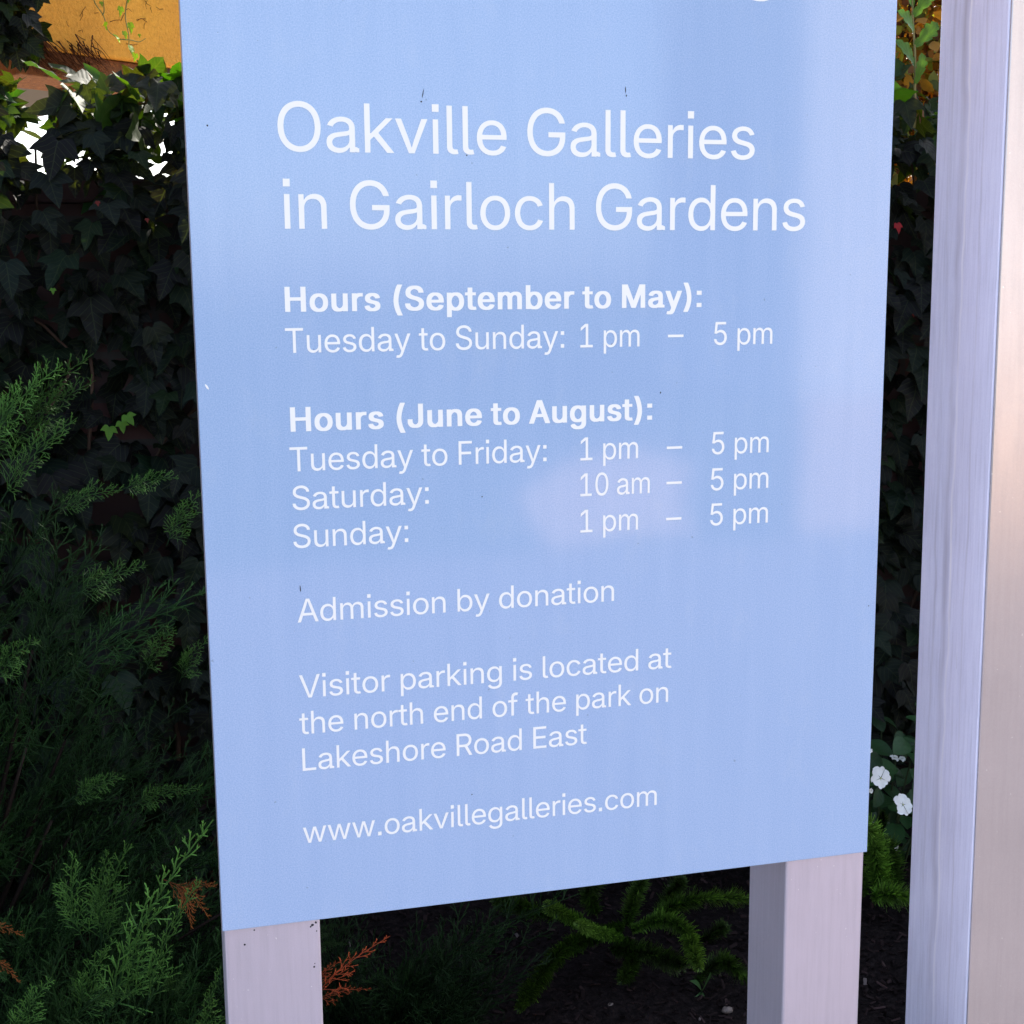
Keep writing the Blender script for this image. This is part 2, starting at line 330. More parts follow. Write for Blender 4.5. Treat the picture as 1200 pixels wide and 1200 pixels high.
hbox('beam', -0.015, 0.30, 0.03, 0.30, zb - 0.115, zb - 0.002, M['stucco_shade'], house, 0.006)
hbox('ceiling', -5, 0.62, 0.36, 4.19, zb - 0.03, zb - 0.001, M['timber'], house)
hbox('lintel', 0.302, 0.62, 0.05, 0.25, zb - 0.03, zb - 0.002, M['timber'], house)
hbox('corbel', -0.30, -0.017, 0.02, 0.34, zb - 0.10, zb - 0.003, M['stucco_shade'], house, 0.006)
hbox('pier', -3.2, -2.8, 0.1, 0.5, -0.02, zb - 0.004, M['stucco'], house, 0.01)
hbox('pier', 0.30, 0.60, 3.7, 4.0, -0.02, zb - 0.004, M['stucco'], house, 0.01)
rf = []
V = [hp(-5.3, -0.3, zb + 2.403), hp(0.9, -0.3, zb + 2.403), hp(0.9, 4.5, zb + 2.403), hp(-5.3, 4.5, zb + 2.403), hp(-3.5, 2.1, zb + 3.7), hp(-0.9, 2.1, zb + 3.7)]
pymesh('roof', [np.array(v) - np.array(house.location) for v in V], [(3, 2, 1, 0), (0, 1, 5, 4), (1, 2, 5), (2, 3, 4, 5), (3, 0, 4)], M['slate'], house)

# brick garden wall under the ivy
wall = tag(empty('garden_wall', (0.5, 2.1, 0)), 'low dark red brick wall almost hidden under the climbing ivy', 'wall')
V, F = boxes([(-4, 3.6, -0.09, 0.09, -0.05, 1.775)]); pymesh('brickwork', V, F, M['brick'], wall)
V, F = boxes([(-4.03, 3.63, -0.115, 0.115, 1.777, 1.835)]); pymesh('coping', V, F, M['brick'], wall, 0.008)

# ------------------------------------------------------------------ ivy on the wall
def ivy_leaf():
    half = [(0.0, 0.02), (0.16, -0.10), (0.34, -0.08), (0.47, 0.08), (0.58, 0.34), (0.66, 0.50), (0.46, 0.47), (0.30, 0.50), (0.27, 0.66), (0.22, 0.84), (0.10, 1.04), (0.0, 1.22)]
    V = [(0, y, 0) for y in (0.02, 0.20, 0.42, 0.65, 0.92, 1.22)]
    def add_side(s):
        n = len(V); V.extend([(s * x, y, 0) for x, y in half[1:-1]]); o = lambda k: n + k - 1
        t = [(0, o(1), 1), (1, o(1), o(2)), (1, o(2), o(3)), (1, o(3), 2), (2, o(3), o(4)), (2, o(4), o(6)), (o(4), o(5), o(6)), (2, o(6), o(7)), (2, o(7), 3), (3, o(7), o(8)), (3, o(8), o(9)), (3, o(9), 4), (4, o(9), o(10)), (4, o(10), 5)]
        return t if s > 0 else [(a, c_, b_) for a, b_, c_ in t]
    T = add_side(1) + add_side(-1)
    V = np.array(V, float); r = np.abs(V[:, 0])
    V[:, 2] = 0.30 * r - 0.28 * r * r - 0.16 * (V[:, 1] - 0.3) ** 2 + 0.05 * np.sin(V[:, 0] * 9 + V[:, 1] * 6)
    return V, np.array(T)[:, ::-1], V[:, :2].copy()
LV, LT, LU = ivy_leaf()
GAPS = [(at(px_, py_, 1.95), w_, h_) for px_, py_, w_, h_ in [(50, 117, .046, .030), (36, 164, .036, .022), (196, 90, .035, .018), (110, 148, .014, .012)]]
def open_gap(x, y, z):
    """True where a leaf may hang: small gaps near the top of the hedge let the sky through"""
    ok = np.ones(len(x), bool)
    for c, w_, h_ in GAPS:
        q = (y + 1.4442) / (1.95 + 1.4442); xx = -.0359 + (c[0] + .0359) * q; zz = 1.5511 + (c[2] - 1.5511) * q; ok &= ((x - xx) / (w_ * .8 + .022)) ** 2 + ((z - .035 - zz) / (h_ * .8 + .020)) ** 2 > 1.0
    return ok
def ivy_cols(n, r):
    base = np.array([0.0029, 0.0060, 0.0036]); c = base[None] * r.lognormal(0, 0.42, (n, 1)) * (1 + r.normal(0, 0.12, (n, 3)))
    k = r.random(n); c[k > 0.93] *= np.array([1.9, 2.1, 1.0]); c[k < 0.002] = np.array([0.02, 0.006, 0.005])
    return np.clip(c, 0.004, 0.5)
ivy = tag(empty('climbing_ivy', (0.5, 1.98, 0)), 'dense dark three-lobed ivy covering the wall behind the sign', 'ivy')
io = np.array(ivy.location)
ac = Acc()
n = 5600; x = rng.uniform(-1.9, 3.3, n); z = 1.97 * rng.uniform(0.02, 1, n) ** 0.9
bul = 0.05 * np.sin(x * 3.1 + z * 2) + 0.05 * np.sin(z * 5.3 - x * 2.2) + 0.03 * np.sin(x * 9.7 + z * 7.7)
y = 1.87 + bul - rng.exponential(0.045, n) + 0.05
k_ = open_gap(x, y, z); x, y, z = x[k_], y[k_], z[k_]; n = len(x)
Nn = np.stack([rng.normal(0, 0.45, n), -1 + rng.normal(0, .25, n), 0.55 + rng.normal(0, 0.4, n)], -1)
tip = np.stack([rng.normal(0, 0.5, n), rng.normal(-0.2, .3, n), -1 + rng.normal(0, .3, n)], -1)
inst(ac, LV, LT, LU, frames(Nn, tip), rng.uniform(0.045, 0.095, n), np.stack([x, y, z], -1) - io, ivy_cols(n, rng))
# the ragged top, leaves lying over the coping and standing up against the light
n = 2100; x = rng.uniform(-1.9, 3.3, n); y = rng.uniform(1.80, 2.26, n)
top = 1.975 + 0.045 * np.sin(x * 7.3) + 0.035 * np.sin(x * 17.1 + 1)
z = top + rng.uniform(-0.10, 0.13, n) ** 1.0 * (1 - 0.4 * np.abs(y - 2.05) / 0.25)
Nn = np.stack([rng.normal(0, 0.6, n), -0.5 + rng.normal(0, .5, n), 0.8 + rng.normal(0, 0.5, n)], -1)
tip = np.stack([rng.normal(0, 0.9, n), rng.normal(-0.3, .6, n), rng.normal(-0.35, .5, n)], -1)
n2 = 260; x2 = rng.uniform(-.75, .10, n2); y2 = rng.uniform(1.86, 2.2, n2); z2 = 1.975 + rng.uniform(-.02, .075, n2)
hole = at(52, 120, 2.0); k2 = (np.abs(x2 - hole[0]) > .05) | (np.abs(z2 - hole[2]) > .04); n2 = int(k2.sum())
x = np.concatenate([x, x2[k2]]); y = np.concatenate([y, y2[k2]]); z = np.concatenate([z, z2[k2]]); Nn = np.concatenate([Nn, Nn[:n2]]); tip = np.concatenate([tip, tip[:n2]]); n = len(x)
c = ivy_cols(n, rng) * np.array([2.6, 3.2, 1.4])  # top leaves lighter and yellower: sunlight put into their colour
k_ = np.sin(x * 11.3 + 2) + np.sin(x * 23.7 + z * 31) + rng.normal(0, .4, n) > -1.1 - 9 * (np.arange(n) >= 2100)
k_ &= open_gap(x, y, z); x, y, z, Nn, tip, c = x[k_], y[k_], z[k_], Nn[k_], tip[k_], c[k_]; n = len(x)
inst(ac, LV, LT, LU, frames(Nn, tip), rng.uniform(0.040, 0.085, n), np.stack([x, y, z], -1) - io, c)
ac.build('foliage', M['ivy'], ivy)
st = Acc()
for k in range(46):
    x0 = rng.uniform(-1.5, 3.0); pts = [np.array([x0, 1.985, 0.02])]
    for q in range(8): pts.append(pts[-1] + np.array([rng.normal(0, 0.09), rng.normal(0, 0.004), 0.235]))
    P = spline(np.array(pts) - io, 4); P[:, 1] = np.clip(P[:, 1], -0.02, 0.008); tube(st, P, 0.008, 0.003, (0.05, 0.032, 0.024), 5)
st.build('stem', M['wood'], ivy)
P = np.array([at(1051, 262, 1.74), at(1070, 368, 1.76), at(114, 236, 1.74), at(172, 256, 1.73)]) - io
for p_, s_ in zip(P, [0.024, 0.008, 0.010, 0.009]):
    rl = Acc(); inst(rl, LV, LT, LU, frames(np.array([[0.2, -1, 0.3]]), np.array([[0.1, 0, -1.]])), [s_], [p_], [[0.22, 0.008, 0.015] if s_ > .02 else [.10, .012, .01]]); tag(rl.build('leaf', M['ivy'], ivy), 'small bright red autumn leaf')
P = np.array([at(128, 500, 1.70), at(148, 486, 1.69), at(142, 494, 1.70), at(62, 338, 1.72)]) - io
for p_, s_, n_, t_ in zip(P, [0.030, 0.028, 0.024, 0.012], [[0.3, -1, 0.7], [-.2, -1, .8], [.1, -1, .5], [0, -1, .4]], [[-0.2, 0, -1.], [.5, 0, -1], [.1, 0, -1], [0, 0, -1]]):
    yl = Acc(); inst(yl, LV, LT, LU, frames(np.array([n_]), np.array([t_])), [s_], [p_], [[0.06, 0.14, 0.015]]); tag(yl.build('leaf', M['ivy'], ivy), 'light green leaf, its lit tone put into the colour')  # leaves coloured light green to look lit

# ------------------------------------------------------------------ ivy hanging on the house
drape = tag(empty('ivy_drape', tuple(at(20, 40, 4.02))), 'dark mass of ivy hanging on the house wall in the top left corner', 'ivy')
do = np.array(drape.location); ac = Acc(); n = 900
px = rng.uniform(-160, 38, n) + rng.normal(0, 6, n); py = rng.uniform(-140, 62, n); P = np.array([at(a, b_, rng.uniform(3.7, 3.93)) for a, b_ in zip(px, py)]) - do
Nn = np.stack([rng.normal(0.1, 0.5, n), -1 + rng.normal(0, .3, n), 0.5 + rng.normal(0, 0.4, n)], -1); tip = np.stack([rng.normal(0, .5, n), rng.normal(-.2, .3, n), np.full(n, -1.)], -1)
inst(ac, LV, LT, LU, frames(Nn, tip), rng.uniform(0.04, 0.075, n), P, ivy_cols(n, rng) * .6); ac.build('foliage', M['ivy'], drape)  # leaf colours darkened for the shade this clump hangs in
st = Acc()
def on_wall(px_, py_, off):
    d = np.array([(px_ - 600) / FPX, -(py_ - 600) / FPX, 1.0]) @ R_CAM; nrm = np.array([wn_[0], wn_[1], 0]); p0 = np.array([A0[0], A0[1], 0]) - nrm * off
    return C_CAM + d * (((p0 - C_CAM) @ nrm) / (d @ nrm))
for k in range(120):
    t_ = rng.random(); e = np.array([50 + 85 * t_ + rng.normal(0, 8), 88 - 22 * t_ * rng.random()]); ln = rng.uniform(35, 80); an = math.radians(rng.normal(42, 8))
    if e[0] > 100: ln *= .6
    a = e - ln * np.array([math.cos(an), math.sin(an)]); a[0] = max(a[0], 30); mid = (a + e) / 2 + rng.normal(0, 3, 2) + np.array([-2, 2]); off = rng.uniform(0.004, 0.03)
    P = spline([on_wall(*a, off) - do, on_wall(*mid, off + .01) - do, on_wall(*e, off) - do], 5); tube(st, P, rng.uniform(.0008, .0036), .0008, np.array([.07, .024, .010]) * rng.uniform(.4, 1.8), 4)
for k in range(22):
    e = np.array([rng.uniform(60, 185), rng.uniform(-5, 60)]); ln = rng.uniform(4, 14); an = rng.uniform(0, 6.28); a = e - ln * np.array([math.cos(an), math.sin(an)])
    if e[1] < 60 - .45 * (185 - e[0]) + 30: tube(st, [on_wall(*a, .004) - do, on_wall(*((a + e) / 2 + rng.normal(0, 1.2, 2)), .006) - do, on_wall(*e, .004) - do], .0014, .0008, (.12, .045, .012), 4)
tag(st.build('stem_tangle', M['wood'], drape), 'tangle of thin woody stems clinging to the wall', kind='stuff')
hv = tag(empty('hanging_vine', tuple(at(140, 10, 4.05))), 'thin vine with yellow-green leaves dangling in front of the orange stucco', 'vine')
ho = np.array(hv.location); st = Acc()
for pl in ([(108, -30), (110, 0), (121, 18), (127, 36), (140, 46)], [(152, -30), (149, 0), (147, 20), (151, 42), (152, 58), (162, 74)], [(140, 46), (153, 47), (163, 49), (171, 45)], [(120, 18), (122, 10), (118, -20)]):
    st = Acc(); tube(st, spline([at(a, b_, 4.0) - ho for a, b_ in pl], 6), 0.0028, 0.0012, (0.20, 0.18, 0.06), 5); st.build('stem', M['wood'], hv)
ac = Acc(); lv = [(111, -6, .030), (124, 26, .026), (141, 8, .032), (152, 27, .036), (134, 41, .034), (145, 37, .028), (152, 54, .038), (159, 63, .028), (150, -6, .030), (118, 2, .02), (163, 40, .014)]
P = np.array([at(a, b_, 3.98 - .02 * (i % 3)) for i, (a, b_, s) in enumerate(lv)]) - ho
for p_, (_, _, s_) in zip(P, lv):
    ac = Acc(); inst(ac, LV * np.array([.75, 1, 1]), LT, LU, frames(np.array([[rng.normal(.2, .5), rng.normal(-.8, .3), rng.normal(.2, .4)]]), np.array([[rng.normal(.1, .3), 0, -1.]])), [s_], [p_], np.array([[.06, .11, .012]]) * rng.uniform(.4, 1.5)); ac.build('leaf', M['ivy'], hv)

# ------------------------------------------------------------------ sunlit growth beyond the wall, and the tall weed in the right gap
sh = tag(empty('sunlit_shrub', (1.95, 2.75, -0.02)), 'sunlit yellow-brown shrub showing above the ivy in the right gap', 'shrub')
so = np.array(sh.location); ac = Acc(); n = 17000
cen = np.array([2.45, 2.75, 2.15]); d = unit(rng.normal(0, 1, (n, 3))); P = cen + d * np.array([0.95, 0.36, 1.0]) * (rng.random((n, 1)) ** 0.4)
P = P[P[:, 2] > 0.3]; n = len(P); k = rng.random(n)
cols = np.where((k < .4)[:, None], np.array([[.22, .13, .03]]), np.where((k < .7)[:, None], np.array([[.10, .13, .03]]), np.array([[.07, .035, .018]]))) * rng.uniform(.6, 2.2, (n, 1))
oV = np.array([(0, 0, 0), (.3, .3, .06), (.34, .6, .05), (0, 1, -.08), (-.34, .6, .05), (-.3, .3, .06), (0, .5, -.02)], float); oT = np.array([(0, 1, 6), (1, 2, 6), (2, 3, 6), (3, 4, 6), (4, 5, 6), (5, 0, 6)]); oU = oV[:, :2]
inst(ac, oV, oT, oU, frames(rng.normal(0, 1, (n, 3)) + np.array([.1, -.3, .6]), rng.normal(0, 1, (n, 3))), rng.uniform(.03, .065, n), P - so, cols); ac.build('foliage', M['shrub'], sh)
st = Acc()
for q in range(9):
    e = cen + np.array([rng.normal(0, .4), rng.normal(0, .12), rng.uniform(-.2, .5)]); tube(st, spline([np.array([rng.normal(0, .06), rng.normal(0, .06), 0]), (e - so) * np.array([.5, .5, .55]), e - so], 6), .014, .004, (.06, .04, .03), 6)
st.build('stem', M['wood'], sh)

wy = 1.83
weed = tag(empty('tall_weed', tuple(at(1073, 152, wy))), 'tall weed with pale green lobed leaves growing from the ivy top', 'weed'); wo_ = np.array(weed.location)
st = Acc(); tube(st, spline([at(a, b_, wy) - wo_ for a, b_ in [(1071, 150), (1073, 135), (1072, 108), (1072, 60), (1070, 30), (1069, 0), (1066, -60)]], 6), .0042, .0022, np.array((.20, .17, .07)), 7); st.build('stem', M['wood'], weed)
def lobed_leaf(acc, base, tip_, width, nrm, col):
    base = np.asarray(base); tip_ = np.asarray(tip_); ax = tip_ - base; L = np.linalg.norm(ax); s = unit(np.cross(ax, nrm)); k = 24
    tt = np.linspace(0, 1, k); env = np.sin(np.clip(tt * 1.05 + .06, 0, 1) * math.pi) ** .7 * (1 - .25 * (tt < .35)); lob = .62 + .38 * np.abs(np.sin(tt * 4.6 * math.pi)); w = width * env * lob * (tt < 1)
    mid = base + ax * tt[:, None] + np.asarray(nrm) * (.10 * L * np.sin(tt * math.pi))[:, None]; lv_ = mid + s * w[:, None] + np.asarray(nrm) * (w * .35)[:, None]; rv_ = mid - s * w[:, None] + np.asarray(nrm) * (w * .35)[:, None]
    V = np.concatenate([mid, lv_, rv_]); T = []
    for i in range(k - 1): T += [(i, i + 1, k + i), (i + 1, k + i + 1, k + i), (i, 2 * k + i, i + 1), (i + 1, 2 * k + i, 2 * k + i + 1)]
    uv = np.concatenate([np.stack([0 * tt, tt], -1), np.stack([w / L * 2, tt], -1), np.stack([-w / L * 2, tt], -1)])
    acc.add(V, T, col, uv)
for (b0, t0, wdt, yo) in [((1072, 100), (1080, 58), .020, -.03), ((1072, 78), (1044, 44), .020, -.02), ((1071, 55), (1101, 24), .024, -.02), ((1071, 38), (1048, 10), .020, -.03), ((1070, 20), (1096, -22), .024, -.02), ((1070, 8), (1046, -28), .022, .02)]:
    ac = Acc(); lobed_leaf(ac, at(*b0, wy) - wo_, at(*t0, wy + yo) - wo_, wdt, np.array([.1, -.95, .3]), np.array([.07, .15, .028]) * rng.uniform(.75, 1.25)); ac.build('leaf', M['soft_leaf'], weed)
for a, b_ in [((1072, 112), (1078, 150)), ((1072, 118), (1083, 146)), ((1073, 122), (1068, 148))]:
    ac = Acc(); lobed_leaf(ac, at(*a, wy) - wo_, at(*b_, wy - .02) - wo_, .007, np.array([.1, -.9, .3]), (.20, .085, .05))
    tag(ac.build('leaf', M['soft_leaf'], weed), 'withered brown leaf at the foot of the stem')

# ------------------------------------------------------------------ junipers
def spray(r, L=0.30, nlat=20, dens=7, droop=0.1, ang=0.62, lw=1.0):
    """one feathery spray along +X: axis, side twigs, scale-leaf twiglets; returns V, T and a 0..1 tip value per vertex"""
    p0 = []; p1 = []; a0 = []; a1 = []; h = []
    def line(a, b_, r0, r1, t0): p0.append(a); p1.append(b_); a0.append(r0); a1.append(r1); h.append(t0)
    def axis(s): return np.array([L * s, 0.02 * math.sin(s * 3), -droop * L * s * s])
    for i in range(10): line(axis(i / 10), axis((i + 1) / 10), .0022 - .0014 * i / 10, .0022 - .0014 * (i + 1) / 10, .15 + .6 * i / 10)
    for i in range(nlat):
        s = .10 + .88 * (i + r.random() * .6) / nlat; sd = 1 if i % 2 else -1; o = axis(s)
        ll = L * (.40 * (1 - s) + .08) * lw * r.uniform(.7, 1.25); th = ang * r.uniform(.75, 1.25); roll = r.normal(0, .45)
        d = unit([math.cos(th), sd * math.sin(th) * math.cos(roll), math.sin(th) * math.sin(roll) + .1])
        e1 = o + d * ll * .5; d2 = unit(d + np.array([.35, 0, 0])); e2 = e1 + d2 * ll * .5
        line(o, e1, .0015, .0011, .35 + .4 * s); line(e1, e2, .0011, .0006, .55 + .4 * s)
        kk = max(3, int(dens * ll / .07))
        for j in range(kk):
            u = (j + .5) / kk; q = o + d * ll * u if u < .5 else e1 + d2 * ll * (u - .5); s2 = 1 if j % 2 else -1
            th2 = r.uniform(.35, .75); side = unit(np.cross(d, unit([r.normal(0, .35), r.normal(0, .35), 1])))
            l2 = ll * (.38 * (1 - u) + .14) * r.uniform(.7, 1.25); dd = unit(d * math.cos(th2) + side * s2 * math.sin(th2) + np.array([.15, 0, r.normal(.05, .15)]))
            line(q, q + dd * l2, .0012, .0006, .6 + .35 * u)
            for w in (.35, .65):
                if l2 > .012:
                    q2 = q + dd * l2 * w; d3 = unit(dd + r.normal(0, .5, 3)); line(q2, q2 + d3 * l2 * .45, .0010, .0005, .8)
    V, T = segs(np.array(p0), np.array(p1), np.array(a0), np.array(a1)); hh = np.repeat(np.array(h), 6) + np.tile([0, 0, 0, .15, .15, .15], len(h))
    return V, T, np.clip(hh, 0, 1)
SPR = [spray(np.random.default_rng(50 + i), .28 + .03 * i, 14, 4.5, .12 * i - .1, .42 + .05 * i, .85) for i in range(6)]
def frame_x(d, up): # columns: X along d
    d = unit(d); y_ = unit(np.cross(up, d)); z_ = np.cross(d, y_); return np.stack([d, y_, z_], -1)
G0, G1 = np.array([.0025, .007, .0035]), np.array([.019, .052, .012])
def put_spray(acc, base, d, scale, r, c0=G0, c1=G1, proto=None, up=None):
    V, T, h = SPR[r.integers(len(SPR))] if proto is None else proto
    Rm = frame_x(d, unit(np.array([0, -.5, 1.]) + r.normal(0, .35, 3)) if up is None else up)
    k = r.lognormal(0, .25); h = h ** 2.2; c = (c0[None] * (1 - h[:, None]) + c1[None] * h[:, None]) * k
    acc.add(V @ Rm.T * scale + base, T, c)
DEAD0, DEAD1 = np.array([.10, .035, .014]), np.array([.42, .13, .035])
def juniper(label, c, rad, h, ns, seed, lean=(0, 0), heroes=(), deads=(), dim=1.0):
    r = np.random.default_rng(seed); root = tag(empty('juniper', (c[0], c[1], 0)), label, 'juniper'); o = np.array([c[0], c[1], 0.])
    ac = Acc(); st = Acc()
    for k in range(ns):
        a = r.uniform(0, 2 * math.pi); el = math.asin(r.uniform(-.05, 1)); d = np.array([math.cos(a) * math.cos(el), math.sin(a) * math.cos(el), math.sin(el)])
        if d[1] > .5 and r.random() < .6: d[1] *= -1
        s = r.uniform(.62, 1.0); tipp = d * np.array([rad[0], rad[1], h]) * s * (1 + .18 * math.sin(a * 5 + el * 4)); tipp[0] += lean[0] * tipp[2]; tipp[1] += lean[1] * tipp[2]; tipp[2] = max(tipp[2], .05)
        dr = unit(d * np.array([1, 1, .7]) + np.array([0, -.15, .5]) + r.normal(0, .28, 3)); sc = r.uniform(.75, 1.25)
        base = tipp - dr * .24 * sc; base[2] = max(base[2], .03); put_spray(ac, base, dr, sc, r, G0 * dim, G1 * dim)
        if k % 4 == 0:
            root_p = np.array([r.normal(0, .04), r.normal(0, .04), -.02]); tube(st, spline([root_p, base * np.array([.55, .55, .45]), base], 5), .010, .003, np.array([.016, .011, .009]) * r.uniform(.7, 1.3), 5)
    for (b0, t0, y0, y1, sc_w) in heroes:
        B = at(*b0, y0) - o; E = at(*t0, y1) - o; d = E - B; L = np.linalg.norm(d); rr = np.random.default_rng(int(b0[0] * 7 + b0[1]))
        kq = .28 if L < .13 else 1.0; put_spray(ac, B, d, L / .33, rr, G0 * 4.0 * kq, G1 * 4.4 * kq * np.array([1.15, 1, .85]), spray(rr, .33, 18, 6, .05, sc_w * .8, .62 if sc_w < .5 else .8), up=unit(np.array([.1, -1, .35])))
    ac.build('foliage', M['conifer'], root); st.build('branch', M['wood'], root)
    for (b0, t0, y0, dr, red) in deads:
        B = at(*b0, y0) - o; E = at(*t0, y0 - .03) - o; d = E - B; L = np.linalg.norm(d); rr = np.random.default_rng(int(b0[0] * 3 + b0[1])); dc = Acc()
        cr = np.array([1, .62, .8]) if red else np.array([1, 1, 1.])
        put_spray(dc, B, d, L / .2, rr, DEAD0 * cr, DEAD1 * cr, spray(rr, .2, 14, 4, dr, .42, .8), up=unit(np.array([.1, -.9, .4]))); tag(dc.build('dead_spray', M['conifer'], root), 'withered red spray' if red else 'withered orange-brown spray')
    return root
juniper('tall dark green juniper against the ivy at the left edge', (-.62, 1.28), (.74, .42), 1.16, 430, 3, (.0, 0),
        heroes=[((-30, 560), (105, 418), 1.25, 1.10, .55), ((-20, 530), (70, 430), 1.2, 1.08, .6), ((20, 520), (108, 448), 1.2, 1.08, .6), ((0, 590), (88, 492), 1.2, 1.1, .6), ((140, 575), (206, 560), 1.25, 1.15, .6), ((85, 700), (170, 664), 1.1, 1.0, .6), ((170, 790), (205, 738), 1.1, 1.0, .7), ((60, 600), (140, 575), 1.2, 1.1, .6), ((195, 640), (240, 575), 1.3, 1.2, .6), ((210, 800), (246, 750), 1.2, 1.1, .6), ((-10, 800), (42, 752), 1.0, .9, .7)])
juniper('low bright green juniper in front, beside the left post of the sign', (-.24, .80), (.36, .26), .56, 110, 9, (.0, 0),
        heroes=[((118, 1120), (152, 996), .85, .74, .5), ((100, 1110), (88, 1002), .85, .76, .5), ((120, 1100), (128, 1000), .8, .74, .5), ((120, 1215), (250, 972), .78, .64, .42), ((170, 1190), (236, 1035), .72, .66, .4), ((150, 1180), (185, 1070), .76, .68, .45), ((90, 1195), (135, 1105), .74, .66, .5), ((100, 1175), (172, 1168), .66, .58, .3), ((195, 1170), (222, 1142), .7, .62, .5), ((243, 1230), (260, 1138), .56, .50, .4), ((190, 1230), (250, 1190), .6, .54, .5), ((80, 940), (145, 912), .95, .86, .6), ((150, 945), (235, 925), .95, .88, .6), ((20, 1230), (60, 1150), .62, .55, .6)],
        deads=[((190, 1030), (248, 1075), .74, .9, False), ((205, 1035), (226, 1090), .73, .5, False), ((205, 1045), (258, 1040), .76, -.2, False), ((-30, 1085), (24, 1098), .56, .2, False), ((-25, 1120), (18, 1150), .55, .4, False)])
juniper('small dark juniper in the shade under the sign, with red withered sprays', (.34, 1.05), (.28, .22), .25, 60, 15, dim=.45,  # foliage colour darkened to deepen the shade beneath the board
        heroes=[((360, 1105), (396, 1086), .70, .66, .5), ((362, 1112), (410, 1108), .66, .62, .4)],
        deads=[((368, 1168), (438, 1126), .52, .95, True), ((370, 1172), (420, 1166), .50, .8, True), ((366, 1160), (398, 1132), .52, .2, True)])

# ------------------------------------------------------------------ foxtail ferns
def plume(acc, pts, r_max, r, bright=1.0):
    P = spline(pts, 14); k = len(P); d = unit(np.gradient(P, axis=0)); L = np.linalg.norm(np.diff(P, axis=0), axis=1).sum(); n = int(2300 * L / .25)
    s = r.random(n); i = np.clip((s * (k - 1)).astype(int), 0, k - 2); fr = s * (k - 1) - i; q = P[i] * (1 - fr[:, None]) + P[i + 1] * fr[:, None]; dd = d[i]
    rad = unit(np.cross(dd, unit(r.normal(0, 1, (n, 3))))); env = np.minimum(1, .55 + s * 2.2) * np.clip((1.02 - s) * 5, .25, 1) ** .6
    ll = 1.15 * r_max * env * r.uniform(.4, 1.2, n) * (1 + .15 * np.sin(s * 40)); dn = unit(rad + dd * r.uniform(.25, .9, (n, 1)) + r.normal(0, .18, (n, 3))); w = unit(np.cross(dn, dd + .01)) * .0013
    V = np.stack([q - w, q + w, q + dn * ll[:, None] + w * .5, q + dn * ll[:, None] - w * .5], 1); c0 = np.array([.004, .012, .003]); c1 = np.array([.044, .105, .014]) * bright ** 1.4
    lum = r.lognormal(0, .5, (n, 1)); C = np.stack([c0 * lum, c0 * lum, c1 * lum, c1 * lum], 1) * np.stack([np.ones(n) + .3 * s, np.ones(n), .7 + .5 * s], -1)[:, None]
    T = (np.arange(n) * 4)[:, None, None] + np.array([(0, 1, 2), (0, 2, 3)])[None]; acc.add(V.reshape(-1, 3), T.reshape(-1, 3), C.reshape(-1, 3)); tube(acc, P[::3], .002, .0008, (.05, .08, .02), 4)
def fern(label, base, plumes, seed):
    root = tag(empty('foxtail_fern', tuple(base)), label, 'fern'); o = np.array(root.location); r = np.random.default_rng(seed)
    for (pp, ys, rm, br) in plumes:
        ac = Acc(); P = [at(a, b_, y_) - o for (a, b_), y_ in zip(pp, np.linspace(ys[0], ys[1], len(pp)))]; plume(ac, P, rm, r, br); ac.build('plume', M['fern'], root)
b0 = gnd(735, 1060); b0 = np.array([b0[0], b0[1], 0.])
fern('sprawling foxtail fern with arching plumes between the two sign posts', b0, [
    ([(730, 1085), (690, 1098), (655, 1118), (628, 1152), (608, 1182)], (1.32, 1.02), .021, .55), ([(715, 1112), (760, 1118), (802, 1132)], (1.25, 1.1), .026, .6),
    ([(740, 1090), (775, 1078), (803, 1090), (812, 1112), (819, 1134)], (1.28, 1.05), .022, 1.15), ([(760, 1085), (790, 1062), (830, 1052), (890, 1054)], (1.35, 1.25), .024, 1.2),
    ([(815, 1150), (840, 1128), (855, 1130), (880, 1152)], (1.2, 1.12), .022, .7), ([(690, 1085), (662, 1072), (640, 1060)], (1.3, 1.2), .017, 1.0), ([(735, 1085), (742, 1055), (755, 1030)], (1.4, 1.35), .022, .9),
    ([(730, 1100), (700, 1092), (676, 1083)], (1.3, 1.1), .014, 1.1), ([(650, 1075), (610, 1062), (580, 1056)], (1.45, 1.4), .022, .7), ([(700, 1070), (690, 1050), (700, 1030)], (1.45, 1.4), .022, .6), ([(770, 1080), (785, 1050), (800, 1030)], (1.5, 1.45), .022, .6), ([(800, 1120), (835, 1095), (850, 1085)], (1.4, 1.35), .02, .5), ([(735, 1100), (740, 1130), (728, 1150)], (1.25, 1.1), .018, .4)], 4)
b1 = gnd(1040, 1068)
fern('young foxtail fern under the white flowers in the right gap', (b1[0], b1[1] + .05, 0), [
    ([(1032, 1055), (1028, 1015), (1022, 985), (1012, 965)], (1.42, 1.36), .034, 1.7), ([(1045, 1050), (1045, 1015), (1040, 985)], (1.46, 1.42), .030, .9), ([(1022, 1050), (1045, 1048), (1078, 1054)], (1.36, 1.28), .030, 2.0), ([(1034, 1030), (1034, 985), (1034, 952)], (1.5, 1.48), .016, .6), ([(1012, 1050), (1005, 1020), (995, 1000)], (1.4, 1.35), .022, .8)], 6)

